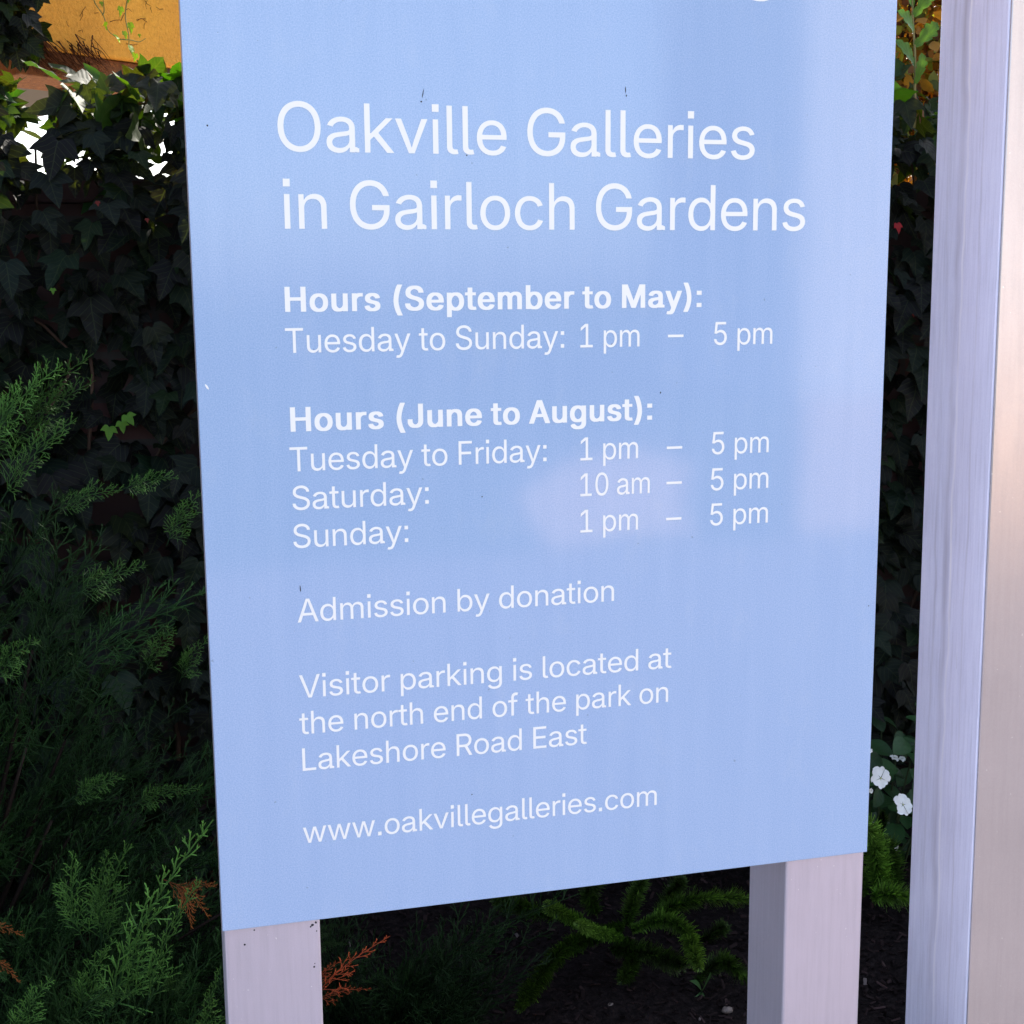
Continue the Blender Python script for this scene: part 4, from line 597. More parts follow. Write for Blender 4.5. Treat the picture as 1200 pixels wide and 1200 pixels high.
# ------------------------------------------------------------------ the sign
BW, ZB, ZT = .80, .85, 2.32
sign = tag(empty('information_sign', (BW / 2, .06, 0)), 'light blue sign board with white lettering on two metal posts', 'sign'); so = np.array(sign.location)
V, F = boxes([(0 - so[0], BW - so[0], -.0 - so[1], .004 - so[1], ZB, ZT)]); panel = pymesh('panel', V, F, M['paint'], sign, .0008)
def post(x0, x1, y0, y1, z0, z1, mat, parent, po, name='post', bev=.003):
    V, F = boxes([(x0 - po[0], x1 - po[0], y0 - po[1], y1 - po[1], z0, z1)]); return pymesh(name, V, F, mat, parent, bev)
pl = post(.0015, .1090, .0045, .112, -.05, ZT - .02, M['post_metal'], sign, so); pr = post(.6905, .7985, .0045, .112, -.05, ZT - .02, M['post_metal'], sign, so)
GL = json.loads('''{"r":{".":[369,[[109,-9,266,-9,266,160,109,160]]],"0":[891,[[466,1013,514,1007,545,999,580,986,609,970,664,927,692,895,717,859,753,782,769,732,782,676,796,551,796,447,786,347,763,247,730,164,689,101,638,49,607,28,572,10,539,-1,503,-9,466,-13,426,-13,376,-7,345,1,311,14,278,31,249,52,216,83,170,147,133,228,108,324,96,420,94,545,104,649,125,743,152,816,180,866,203,899,255,951,286,972,320,990,353,1001,389,1009,426,1013],[451,904,405,899,361,884,317,853,285,812,262,772,239,707,224,634,215,551,215,447,224,366,239,291,266,220,299,168,332,135,351,122,380,108,428,98,470,99,520,112,568,143,601,180,632,236,653,297,667,364,675,445,675,555,669,622,654,701,630,768,600,822,583,843,555,868,534,882,507,894]]],"1":[891,[[766,2,159,0,151,5,150,99,155,107,409,108,417,112,416,877,411,879,399,872,178,710,172,709,169,716,171,839,389,999,534,1000,539,998,542,993,543,112,551,108,765,107,769,99,769,9]]],"5":[891,[[715,999,719,991,719,897,714,889,299,887,295,878,264,599,266,595,270,595,301,617,328,630,378,647,432,656,470,656,534,646,580,630,626,605,663,576,694,543,724,497,749,441,763,389,769,326,767,284,757,228,742,182,711,125,671,78,622,39,557,7,516,-5,480,-11,416,-13,343,-3,291,14,261,30,220,56,188,86,168,111,151,138,131,182,120,230,118,249,120,254,236,255,241,249,253,207,266,182,290,153,318,131,345,116,389,102,420,98,470,100,514,112,551,131,582,156,603,181,621,211,636,253,644,299,644,337,640,370,630,405,613,441,595,466,578,486,549,509,518,526,491,536,443,544,409,544,359,536,307,519,249,484,147,495,134,499,189,995,197,1000]]],":":[369,[[109,2,266,2,266,160,109,160],[109,544,266,544,266,700,109,700]]],"A":[943,[[403,1000,536,1000,545,994,907,9,905,1,786,0,777,3,680,270,676,277,668,279,267,278,257,257,167,3,159,0,43,0,35,3,37,14,389,982,395,996],[468,887,384,622,314,422,307,393,314,390,632,391,634,399,545,651,474,880]]],"E":[823,[[736,2,126,0,119,3,117,991,120,998,724,1000,731,997,733,897,731,891,726,889,253,888,245,884,244,570,247,563,691,561,696,559,698,553,698,459,696,453,689,450,247,448,244,441,244,120,246,114,253,112,734,111,738,103,738,9]]],"F":[806,[[122,1,117,9,119,997,126,1000,722,998,725,991,725,897,720,889,253,888,246,886,246,549,253,546,676,545,681,538,681,441,678,436,672,435,247,433,244,426,244,5,236,0]]],"G":[1023,[[545,1013,612,1005,676,988,736,961,797,919,836,882,882,820,913,757,928,705,930,688,922,685,805,686,767,764,737,805,709,832,684,851,657,867,612,884,541,896,482,894,416,878,357,848,326,825,300,799,260,743,229,676,210,595,204,536,204,461,210,405,228,330,241,295,264,251,297,207,327,176,364,149,401,130,453,112,509,104,547,104,605,112,643,124,689,147,720,169,757,209,778,241,799,289,809,326,815,384,812,389,807,390,560,391,556,399,556,493,559,500,936,501,940,493,940,388,932,305,909,224,894,191,865,145,818,92,784,64,751,43,680,10,597,-9,553,-13,503,-13,447,-7,403,2,370,12,322,33,286,54,247,83,210,118,186,147,156,189,136,228,103,314,89,374,83,420,79,524,91,636,112,716,151,801,180,845,207,879,239,911,282,944,324,969,368,988,407,1000,455,1009,497,1013]]],"L":[772,[[122,999,236,1000,241,998,244,993,245,116,253,112,705,111,710,103,710,9,706,1,126,0,118,4,117,991]]],"O":[1048,[[549,1013,591,1009,639,1000,684,986,726,967,770,940,803,915,829,891,859,857,907,782,930,732,945,686,965,582,969,528,969,468,957,362,934,278,919,241,888,184,837,116,801,83,768,58,734,37,684,14,639,0,591,-9,549,-13,501,-13,459,-9,403,2,361,16,316,37,270,66,239,91,188,147,147,209,126,251,107,303,93,355,83,418,79,524,89,624,102,682,118,730,158,811,189,855,215,886,249,917,288,946,320,965,366,986,411,1000,459,1009,501,1013],[541,896,470,892,409,874,361,849,309,808,264,749,235,691,216,628,204,538,204,461,216,372,239,299,270,241,313,187,366,147,430,118,470,108,509,104,580,108,645,128,680,145,709,164,753,206,790,259,817,316,836,386,846,482,842,572,827,653,803,717,768,774,721,826,676,857,612,884]]],"R":[883,[[120,998,489,1000,562,992,624,974,674,949,712,921,751,878,782,820,800,757,804,724,804,661,793,599,771,539,738,491,691,449,666,433,623,413,620,407,832,16,837,7,834,1,703,0,693,3,494,374,486,386,478,388,253,388,246,386,244,5,236,0,126,0,119,3,117,991],[246,886,244,511,247,504,489,502,512,504,559,514,588,525,618,545,641,568,657,593,669,622,677,659,679,707,672,751,659,789,641,819,615,845,591,861,566,872,505,886,253,888]]],"S":[878,[[470,1013,528,1007,599,988,651,963,699,928,741,882,767,838,782,791,787,745,780,742,667,743,662,749,649,795,638,816,619,839,589,863,547,884,507,895,451,902,407,900,357,890,320,876,293,861,264,836,241,803,230,770,227,722,233,693,243,674,260,653,291,628,318,612,387,585,539,543,607,520,664,494,718,457,757,416,778,384,788,362,801,303,802,247,790,187,767,136,729,86,682,47,630,18,566,-3,497,-15,409,-17,339,-9,282,6,224,31,178,62,135,105,114,136,100,163,82,220,77,266,84,269,202,268,205,264,214,224,228,193,254,161,286,135,320,118,374,103,428,96,478,98,526,107,574,124,612,146,643,175,665,209,676,241,679,288,672,318,661,342,641,363,620,380,588,399,516,427,303,489,247,514,188,553,147,593,118,643,104,697,102,749,114,814,133,859,164,901,213,945,270,978,324,998,397,1011]]],"T":[882,[[495,0,387,0,382,2,379,7,378,884,370,888,66,889,62,897,62,991,66,999,811,1000,818,996,819,897,814,889,512,888,505,884,504,9,501,2]]],"V":[943,[[36,997,43,1000,157,1000,164,998,168,993,390,372,470,120,474,114,479,120,564,391,774,993,784,1000,899,1000,907,997,905,986,553,18,543,1,409,0,399,5,43,970]]],"a":[785,[[743,2,705,0,666,11,659,2,653,0,548,1,544,9,544,89,539,97,535,95,513,64,491,42,461,20,403,-5,353,-15,324,-17,278,-15,222,-4,161,22,137,37,112,60,91,87,76,116,66,145,60,189,62,238,70,270,83,299,107,329,155,363,189,378,228,390,318,407,470,425,511,435,524,441,534,451,542,478,534,534,522,559,509,576,470,603,422,617,399,619,345,617,309,609,280,597,236,567,214,543,199,518,193,514,86,544,83,549,85,557,107,595,144,639,184,669,234,693,286,709,357,719,426,717,491,705,545,684,574,667,599,646,620,620,640,588,652,555,659,516,662,493,662,112,668,106,700,105,718,86,744,82,746,9],[541,349,536,350,511,341,459,330,301,307,261,296,234,284,199,256,185,230,181,209,181,186,191,149,206,130,232,108,264,95,299,87,345,85,386,89,422,99,449,110,495,145,513,166,530,199,538,224,542,255]]],"b":[834,[[108,999,214,1000,222,995,223,607,226,600,236,603,288,665,341,700,378,713,407,719,474,721,514,715,561,701,622,670,662,638,684,614,726,549,750,488,765,405,767,374,765,303,751,224,728,161,690,97,651,56,624,35,591,16,536,-5,480,-15,420,-15,370,-6,326,14,297,34,276,52,234,106,226,109,221,107,219,101,219,9,216,2,112,0,105,4,104,991],[407,89,459,89,491,95,530,110,566,137,595,170,618,212,636,266,644,320,644,388,636,441,622,486,601,528,564,571,534,594,497,609,451,617,414,617,363,607,322,588,291,563,264,528,247,495,231,447,223,399,221,337,228,280,239,234,260,186,288,148,326,116,363,99]]],"c":[778,[[630,644,657,616,680,586,705,536,709,524,707,518,597,492,567,547,538,576,495,601,445,615,391,617,351,611,312,598,287,582,263,561,243,538,226,511,212,482,202,451,193,405,188,353,191,314,207,238,233,180,249,158,278,129,308,109,326,101,374,89,416,87,464,93,499,105,532,123,563,153,584,184,597,214,603,217,711,190,711,184,699,152,676,112,639,69,586,30,536,6,499,-5,459,-13,378,-15,324,-7,261,14,211,43,183,64,158,89,120,141,91,203,72,282,67,324,67,378,78,455,103,530,133,584,155,611,184,640,238,678,295,703,359,717,434,719,512,706,576,680]]],"d":[834,[[727,999,731,991,730,4,722,0,618,2,615,9,615,101,614,107,609,109,601,106,561,54,538,33,495,7,459,-7,412,-15,355,-15,299,-5,247,14,195,47,147,95,124,128,106,161,83,224,69,299,68,386,80,468,89,503,108,549,126,580,152,616,187,651,211,669,236,684,274,701,320,715,363,721,426,719,457,713,493,700,524,682,549,663,575,636,599,603,609,600,612,607,612,995,620,1000],[428,89,478,101,512,118,550,151,574,186,595,234,605,270,613,347,611,395,603,447,588,495,568,532,542,564,512,588,472,607,420,617,384,617,338,609,301,594,262,564,235,532,214,491,199,443,190,391,191,316,200,259,220,203,243,164,268,137,305,110,343,95,376,89]]],"e":[794,[[428,719,491,709,553,688,605,657,632,635,657,607,692,551,715,488,729,403,729,326,727,320,720,317,191,316,189,311,191,289,201,239,214,205,230,177,254,147,279,126,311,108,339,97,395,87,436,87,499,99,536,116,553,129,576,153,599,191,605,196,715,168,711,151,698,124,667,82,638,55,593,26,545,4,486,-11,449,-15,384,-15,320,-5,259,16,197,53,149,99,108,161,85,218,69,297,67,378,78,453,97,516,132,582,175,634,226,672,282,699,320,711,355,717],[191,417,199,413,597,413,605,416,606,422,599,461,586,501,563,541,538,570,503,595,470,609,428,617,382,617,338,609,307,598,270,574,243,548,224,522,203,478,193,443]]],"f":[499,[[164,0,159,3,158,9,157,605,155,610,149,612,16,613,13,620,14,705,22,710,149,710,156,713,158,834,168,903,182,937,197,963,217,988,241,1007,291,1034,339,1046,364,1048,407,1046,455,1036,472,1029,475,1022,447,914,441,912,405,921,366,921,334,913,316,903,303,889,292,872,284,847,279,816,281,713,288,710,444,709,448,701,448,618,445,613,439,612,288,612,280,607,279,7,276,2,270,0]]],"g":[836,[[729,709,733,701,733,-28,726,-86,704,-151,670,-200,630,-236,582,-263,509,-286,428,-296,357,-294,280,-280,214,-253,176,-229,139,-193,108,-153,103,-141,105,-134,197,-83,203,-86,241,-133,259,-147,289,-167,328,-182,374,-190,438,-190,482,-182,524,-167,547,-153,571,-134,593,-103,605,-70,612,-32,611,120,607,126,601,125,563,78,544,59,518,41,476,21,414,10,353,10,282,24,220,51,169,87,135,126,104,176,82,238,70,303,67,388,76,453,91,509,112,557,143,605,185,649,230,680,261,695,301,709,359,719,409,719,445,715,482,705,520,686,549,665,577,636,602,601,609,597,614,599,615,605,615,701,618,708],[418,617,386,617,341,610,307,596,270,571,239,538,216,497,201,453,191,397,189,357,197,282,210,238,228,203,259,163,293,137,334,120,374,112,430,112,466,118,509,135,543,160,572,195,593,236,607,282,613,328,613,391,605,447,593,486,569,534,534,573,501,595,461,611]]],"h":[806,[[108,999,214,1000,222,995,223,611,226,600,261,644,282,665,309,684,363,708,395,717,430,721,468,721,501,717,538,707,572,694,603,676,623,661,650,632,669,603,690,549,702,474,702,9,698,1,591,0,584,4,583,439,575,501,567,524,553,549,538,569,521,584,482,605,432,615,374,613,328,599,305,588,280,569,247,526,230,482,223,436,222,5,214,0,112,0,105,4,104,991]]],"i":[328,[[216,709,221,707,223,701,223,7,220,2,214,0,111,0,106,3,104,9,104,703,107,708,112,710],[91,863,238,863,238,1021,91,1021]]],"k":[748,[[108,999,214,1000,220,998,223,993,223,405,227,397,236,397,243,402,557,707,566,710,689,710,700,707,698,701,647,650,421,432,398,405,716,19,725,7,724,1,586,0,576,3,303,329,291,323,239,276,224,259,221,3,214,0,112,0,106,3,104,991]]],"l":[372,[[111,1000,214,1000,220,998,223,993,223,174,225,151,235,118,254,103,272,98,328,100,334,97,353,13,352,7,345,3,301,-4,247,-4,218,1,188,10,157,28,136,49,120,74,108,109,104,139,104,991,106,997]]],"m":[1199,[[1093,3,1086,0,984,0,976,4,975,480,967,530,957,553,945,571,916,594,876,611,818,619,768,612,745,603,718,588,699,571,684,551,664,507,660,478,659,4,651,0,541,2,538,9,538,499,534,522,526,545,513,566,482,594,438,613,389,619,334,609,307,598,286,584,268,569,249,543,237,522,230,499,223,453,222,4,214,0,107,2,104,9,106,707,112,710,216,708,221,689,221,605,224,596,261,648,305,686,328,699,357,711,418,723,478,718,511,709,541,693,561,678,590,647,624,588,660,639,691,668,739,698,782,713,845,723,895,721,957,705,1001,682,1038,650,1061,618,1082,570,1092,524,1094,501]]],"n":[805,[[699,2,591,0,584,4,583,439,575,501,567,524,553,549,538,569,521,584,482,605,432,615,374,613,328,599,305,588,280,569,247,526,230,482,223,436,222,5,214,0,112,0,106,3,104,701,107,708,211,710,218,707,219,601,222,592,257,640,297,676,349,703,405,717,470,719,536,708,588,686,612,669,638,645,659,618,680,578,691,543,700,497,702,9]]],"o":[816,[[295,703,361,717,434,719,501,709,566,685,622,649,668,603,703,551,730,486,746,411,748,314,738,245,720,189,692,134,668,101,645,75,591,33,526,3,459,-13,378,-15,311,-4,253,18,195,55,147,103,110,159,85,220,69,299,67,380,78,455,103,530,134,584,155,611,184,640,238,678],[391,617,349,611,309,596,277,574,243,538,220,499,203,453,193,405,189,347,193,295,207,238,228,189,262,143,293,118,326,101,374,89,420,87,470,94,511,110,544,134,574,166,597,205,619,268,627,320,627,380,618,436,605,480,582,526,558,557,524,586,486,605,445,615]]],"p":[834,[[108,-280,104,-272,105,706,112,710,216,708,219,701,219,607,221,601,226,598,236,603,270,648,299,674,341,700,374,711,422,719,476,719,536,709,584,692,636,661,664,637,686,613,726,549,750,488,765,405,767,330,757,247,747,211,728,161,711,128,688,95,654,59,624,35,591,16,553,0,480,-15,418,-15,376,-7,349,2,316,20,293,37,268,62,234,106,226,108,223,101,222,-276,214,-281],[407,89,459,89,491,95,530,110,566,137,595,170,618,212,636,266,644,320,644,388,636,441,622,486,601,528,564,571,534,594,497,609,451,617,414,617,363,607,322,588,291,563,264,528,247,495,231,447,223,399,221,337,228,280,239,234,260,186,288,148,326,116,363,99]]],"r":[509,[[109,1,104,9,105,706,112,710,216,708,219,701,219,609,224,602,246,638,266,661,295,685,326,701,353,711,391,719,475,718,479,711,479,612,476,606,391,610,334,598,307,586,272,561,255,541,239,516,228,484,223,449,222,5,214,0]]],"s":[717,[[484,703,534,680,578,646,613,599,628,568,634,549,633,543,530,521,498,570,478,590,459,603,432,615,401,621,374,623,338,621,288,609,264,597,238,577,224,559,216,538,213,514,216,497,231,468,247,453,270,439,320,421,501,378,551,357,591,330,615,307,628,288,645,245,650,220,650,178,640,134,617,91,580,53,536,24,472,-1,393,-15,326,-15,266,-7,220,7,178,26,125,66,106,89,89,118,72,166,74,176,182,197,211,143,232,122,254,107,307,89,372,85,418,91,451,101,474,112,499,131,514,151,523,168,527,187,525,212,518,230,506,247,488,262,462,276,434,286,245,331,188,356,149,383,118,418,98,462,93,493,92,526,102,574,122,612,153,648,195,678,241,699,301,715,341,719,418,717]]],"t":[447,[[411,1,359,-7,309,-8,264,-1,228,10,197,28,171,49,147,84,137,109,127,168,126,607,118,612,20,612,15,614,13,620,13,701,16,708,118,710,126,714,127,907,132,915,239,915,247,911,248,718,251,711,391,710,399,705,400,620,397,613,257,612,249,607,248,168,251,149,260,124,272,111,289,101,318,94,355,94,389,99,396,97,417,11,416,5]]],"u":[806,[[107,708,214,710,222,706,223,261,231,209,239,186,253,161,269,139,285,126,326,104,378,94,432,97,486,114,521,138,541,158,557,182,574,224,583,284,583,705,591,710,693,710,700,707,702,9,699,2,595,0,588,3,586,111,584,118,541,62,499,28,443,3,386,-9,332,-9,262,5,213,28,168,64,135,111,122,141,112,174,104,228,104,701]]],"v":[765,[[38,707,45,710,157,710,164,708,168,703,334,266,378,126,384,118,388,126,433,272,597,704,607,710,720,710,726,707,727,701,678,580,443,1,328,0,318,5,39,697]]],"w":[1115,[[1067,707,1065,691,843,2,732,0,723,5,628,318,563,559,557,566,503,374,392,5,382,0,278,0,271,3,50,691,47,703,49,708,162,710,172,705,282,332,334,136,339,146,403,391,493,701,497,708,614,710,623,705,717,380,780,139,786,149,843,368,943,705,951,710,1061,710]]],"y":[765,[[101,-275,96,-270,95,-264,121,-172,128,-170,170,-177,193,-176,220,-170,245,-155,267,-132,284,-101,318,-3,39,697,38,707,45,710,157,710,164,708,168,703,334,266,382,119,387,127,433,272,598,705,609,710,724,709,727,701,397,-124,366,-184,342,-216,321,-238,293,-257,255,-274,201,-285,149,-284]]],"\\u2013":[687,[[686,474,687,378,685,372,680,369,9,369,3,371,0,376,0,472,2,478,7,481,678,481,684,479]]]},"b":{"(":[628,[[514,1058,519,1052,518,1028,472,927,439,844,410,757,383,656,366,571,356,501,350,433,350,372,362,264,393,135,414,71,449,-18,518,-168,519,-194,516,-199,511,-201,312,-200,303,-193,276,-145,220,-29,187,60,157,170,141,257,133,348,133,457,147,592,180,747,216,865,264,980,305,1054,316,1059]]],")":[628,[[34,1058,232,1059,243,1053,292,963,332,865,357,789,378,709,401,590,413,482,415,357,409,276,393,179,365,73,330,-24,276,-137,244,-194,236,-200,37,-201,32,-199,29,-194,31,-168,95,-27,134,71,153,130,182,245,192,310,198,380,196,456,188,529,159,679,135,766,101,865,65,954,30,1028,29,1052]]],":":[457,[[70,3,312,3,312,184,70,184],[70,529,312,529,312,708,70,708]]],"A":[1042,[[973,3,966,1,747,2,647,262,643,269,636,271,319,270,308,251,216,3,209,1,-5,1,-12,3,-13,26,-9,43,359,998,591,999,601,995,973,33],[478,715,369,417,370,411,378,409,587,410,590,417,524,592,484,708]]],"H":[1116,[[959,2,749,1,741,5,740,434,739,439,732,442,299,441,296,434,295,5,288,1,84,1,77,3,75,991,78,998,288,999,295,995,296,589,299,582,305,580,738,582,740,589,741,995,749,999,953,999,960,997,962,9]]],"J":[875,[[717,998,721,991,721,272,713,199,699,154,684,123,646,72,595,33,545,9,480,-8,436,-12,280,-10,213,3,162,23,124,47,86,83,62,113,47,141,32,184,23,227,22,356,30,360,238,359,242,352,242,287,249,246,266,203,292,169,328,145,370,131,412,145,447,168,469,193,484,221,493,253,498,283,499,995,507,999]]],"M":[1340,[[1182,998,1185,991,1185,9,1182,2,974,1,966,5,965,540,962,554,955,542,735,9,730,2,724,1,536,1,526,5,299,546,293,553,290,540,290,5,282,1,84,1,77,3,75,991,78,998,341,999,351,996,605,380,627,320,632,316,909,997,916,999]]],"S":[975,[[168,39,128,67,101,92,66,139,47,180,33,233,31,283,35,290,251,291,255,287,264,249,277,220,291,201,316,176,338,162,378,143,447,127,482,132,526,145,559,160,592,182,609,199,628,225,642,257,646,283,640,309,620,341,595,363,564,382,476,416,316,458,243,482,166,521,134,545,112,566,91,592,72,630,62,663,58,698,58,754,62,788,74,829,91,864,133,916,162,941,191,960,247,986,326,1006,386,1012,524,1012,568,1009,634,995,662,986,711,963,739,945,775,916,805,881,821,857,834,829,845,790,850,754,850,726,846,721,634,721,630,725,622,756,609,784,594,805,576,822,549,840,522,853,486,865,453,871,422,866,386,855,351,838,328,822,304,797,291,777,281,751,279,725,285,700,301,674,329,648,357,631,441,597,603,555,680,529,749,494,786,467,806,449,828,421,847,387,859,352,865,307,865,255,861,218,851,180,830,136,803,98,777,72,726,37,659,7,572,-12,524,-16,374,-16,326,-12,241,6,197,23]]],"a":[880,[[804,3,797,1,516,1,511,2,503,12,451,-6,407,-14,262,-16,199,-8,155,5,109,27,74,53,51,79,35,104,23,134,15,175,15,247,21,281,35,315,61,346,101,376,159,401,201,412,278,425,462,448,493,461,501,471,505,484,495,525,473,559,438,583,393,597,355,589,305,565,278,543,243,499,151,499,43,527,37,534,39,566,60,603,89,639,141,678,188,701,245,717,314,727,461,727,532,717,593,697,626,680,653,660,680,630,700,598,711,566,719,529,721,505,721,139,728,133,760,132,778,114,799,112,805,108],[505,315,497,318,372,302,324,291,282,274,252,251,237,229,231,205,241,175,256,156,280,137,309,124,338,117,374,122,414,139,461,172,478,193,492,218,505,262]]],"b":[931,[[64,998,266,999,273,997,275,706,278,699,326,717,387,729,526,729,570,723,634,704,684,678,729,643,774,585,803,525,815,490,825,439,829,393,829,324,824,274,806,195,778,136,738,82,712,57,680,33,622,5,586,-6,534,-14,366,-12,324,-3,276,19,272,16,269,3,262,1,68,1,61,3,60,991],[441,120,468,126,507,145,536,166,561,195,582,231,596,266,605,302,612,352,609,391,601,434,584,482,565,516,533,551,507,571,472,587,441,595,405,585,378,572,356,557,328,529,306,497,289,458,278,413,273,378,273,337,282,287,295,244,314,207,336,178,364,152,405,130]]],"e":[890,[[166,671,226,702,289,721,341,727,486,727,549,717,611,697,669,663,712,623,738,589,755,557,778,493,790,408,790,316,788,310,251,308,244,305,243,300,249,270,260,238,274,212,296,182,316,163,351,141,382,128,416,119,432,118,462,126,509,148,540,177,564,216,570,220,666,220,772,196,777,190,777,167,770,145,745,102,715,69,678,41,639,20,612,9,561,-6,505,-14,347,-14,274,-3,209,20,155,52,116,85,72,143,53,180,39,218,30,257,23,303,23,406,37,484,64,555,91,598,114,626],[246,434,253,431,559,431,564,432,567,438,551,486,538,512,519,536,495,559,470,576,439,589,411,595,384,589,355,578,329,562,302,540,280,514,266,492,251,458]]],"g":[932,[[789,712,792,706,792,-62,779,-130,755,-179,715,-226,670,-259,609,-285,530,-303,482,-307,345,-307,299,-303,262,-297,216,-284,180,-269,149,-251,102,-213,62,-162,56,-145,56,-124,61,-116,155,-65,245,-65,253,-69,302,-124,341,-149,376,-163,411,-170,445,-165,476,-155,503,-141,523,-128,547,-103,563,-77,571,-54,577,-26,579,18,576,24,572,24,520,3,470,-5,295,-3,241,8,186,31,141,59,107,91,76,132,51,179,32,242,23,302,23,404,30,454,49,522,79,582,122,635,166,672,224,702,286,719,324,724,468,723,526,713,576,692,580,694,582,711,589,714],[411,589,374,579,347,566,314,541,293,518,270,482,256,450,247,416,240,372,241,334,249,285,264,242,287,202,316,171,345,150,380,135,411,128,447,137,480,152,513,177,534,201,551,230,567,268,576,313,580,353,576,397,565,448,553,476,534,510,505,544,478,564,447,579]]],"m":[1303,[[1162,3,1155,1,957,1,949,5,948,471,945,493,936,525,914,557,878,582,837,595,795,580,767,561,749,542,735,521,722,484,719,466,718,5,711,1,507,2,504,9,504,477,501,497,490,531,464,561,439,580,401,594,359,580,320,552,293,516,278,473,275,452,274,5,266,1,62,2,60,9,61,715,68,718,262,718,269,715,272,705,276,703,324,721,361,729,499,731,534,727,576,714,607,697,643,668,699,703,759,723,814,731,934,731,999,721,1036,708,1066,692,1100,665,1128,630,1147,590,1159,544,1163,495]]],"n":[901,[[759,2,557,1,549,5,548,430,542,479,524,523,511,542,493,560,459,581,420,593,376,580,331,551,299,512,280,464,275,434,274,5,266,1,68,1,61,3,60,710,62,716,261,718,268,715,270,700,274,697,324,716,366,725,528,727,580,719,630,703,668,681,701,651,724,620,742,587,755,542,761,499,762,9]]],"o":[912,[[709,636,736,605,759,572,780,531,793,493,803,452,809,404,810,311,795,227,771,162,736,107,694,65,661,40,620,18,576,1,539,-8,491,-14,338,-14,278,-5,220,14,168,43,141,63,111,92,84,126,62,161,37,227,23,305,23,404,35,479,53,531,83,587,126,637,155,661,189,684,228,702,262,714,343,727,488,727,549,719,605,702,653,678],[416,595,378,585,351,572,319,549,297,525,277,497,258,456,249,425,240,372,241,333,252,275,270,229,287,201,314,168,345,145,384,126,416,119,453,128,482,141,514,165,540,192,559,221,576,261,588,303,594,356,588,408,579,443,561,488,544,516,515,548,482,572,455,585]]],"p":[931,[[64,-291,60,-283,61,711,68,714,262,714,269,711,272,694,276,692,320,712,364,721,530,724,566,719,607,710,668,683,697,664,727,639,771,584,801,524,820,456,829,384,829,313,825,264,806,183,772,113,738,66,686,22,645,-1,586,-22,534,-30,384,-30,330,-20,278,1,275,-7,273,-289,266,-292],[441,106,468,112,507,131,536,153,561,183,582,219,596,255,605,291,612,342,609,382,601,425,584,475,565,509,533,545,507,564,472,581,441,589,405,579,378,566,356,550,328,522,306,490,289,450,278,404,273,368,273,327,282,276,295,232,314,194,336,165,364,139,405,116]]],"r":[600,[[64,1,60,9,61,715,68,718,261,718,266,716,274,706,312,719,353,727,472,729,532,726,535,719,533,589,526,586,418,588,380,578,349,563,320,541,293,507,283,484,275,447,273,3,266,1]]],"s":[812,[[96,52,70,78,41,123,25,171,25,195,30,202,145,224,230,224,236,218,254,179,279,151,314,130,366,116,409,126,449,147,475,171,486,190,489,203,482,223,470,240,451,256,430,267,403,276,238,312,188,327,132,353,92,384,72,410,58,436,48,482,48,544,53,570,64,600,86,634,124,669,176,699,241,719,299,727,449,727,501,721,564,702,617,672,638,655,659,630,682,590,696,555,696,533,691,526,586,504,495,504,490,508,465,549,441,572,411,591,376,600,339,591,301,570,276,544,268,529,266,516,272,499,283,482,301,467,322,456,366,441,562,395,622,369,664,338,695,295,705,266,710,238,710,177,704,145,691,114,670,83,655,66,622,41,576,16,505,-6,445,-14,286,-14,236,-8,186,4,155,16,126,31]]],"t":[536,[[468,3,411,-7,270,-7,211,3,174,16,139,38,114,65,97,97,85,149,84,589,76,593,-26,593,-31,596,-33,602,-31,715,-24,718,76,718,84,723,85,909,89,917,294,916,298,909,300,721,307,718,447,718,455,713,456,602,453,595,307,593,299,589,298,207,306,162,318,143,334,131,347,126,443,127,450,125,473,35,473,9]]],"u":[902,[[62,716,266,718,274,714,275,270,279,242,297,197,321,166,357,141,401,126,445,139,490,167,522,207,536,234,542,255,548,305,549,714,557,718,753,718,760,715,762,9,759,2,561,1,554,3,551,18,547,22,505,5,439,-8,293,-9,243,-1,197,14,159,35,124,64,99,97,80,134,66,179,60,223,60,710]]],"y":[860,[[55,-285,50,-278,51,-247,78,-154,86,-152,178,-151,207,-136,226,-115,242,-88,272,-3,-9,679,-10,711,-3,714,207,714,215,711,389,276,395,281,566,711,574,714,788,712,790,706,790,685,782,662,453,-134,436,-170,411,-209,386,-238,351,-265,316,-282,284,-291,251,-296,111,-296]]]},"space":369}''')
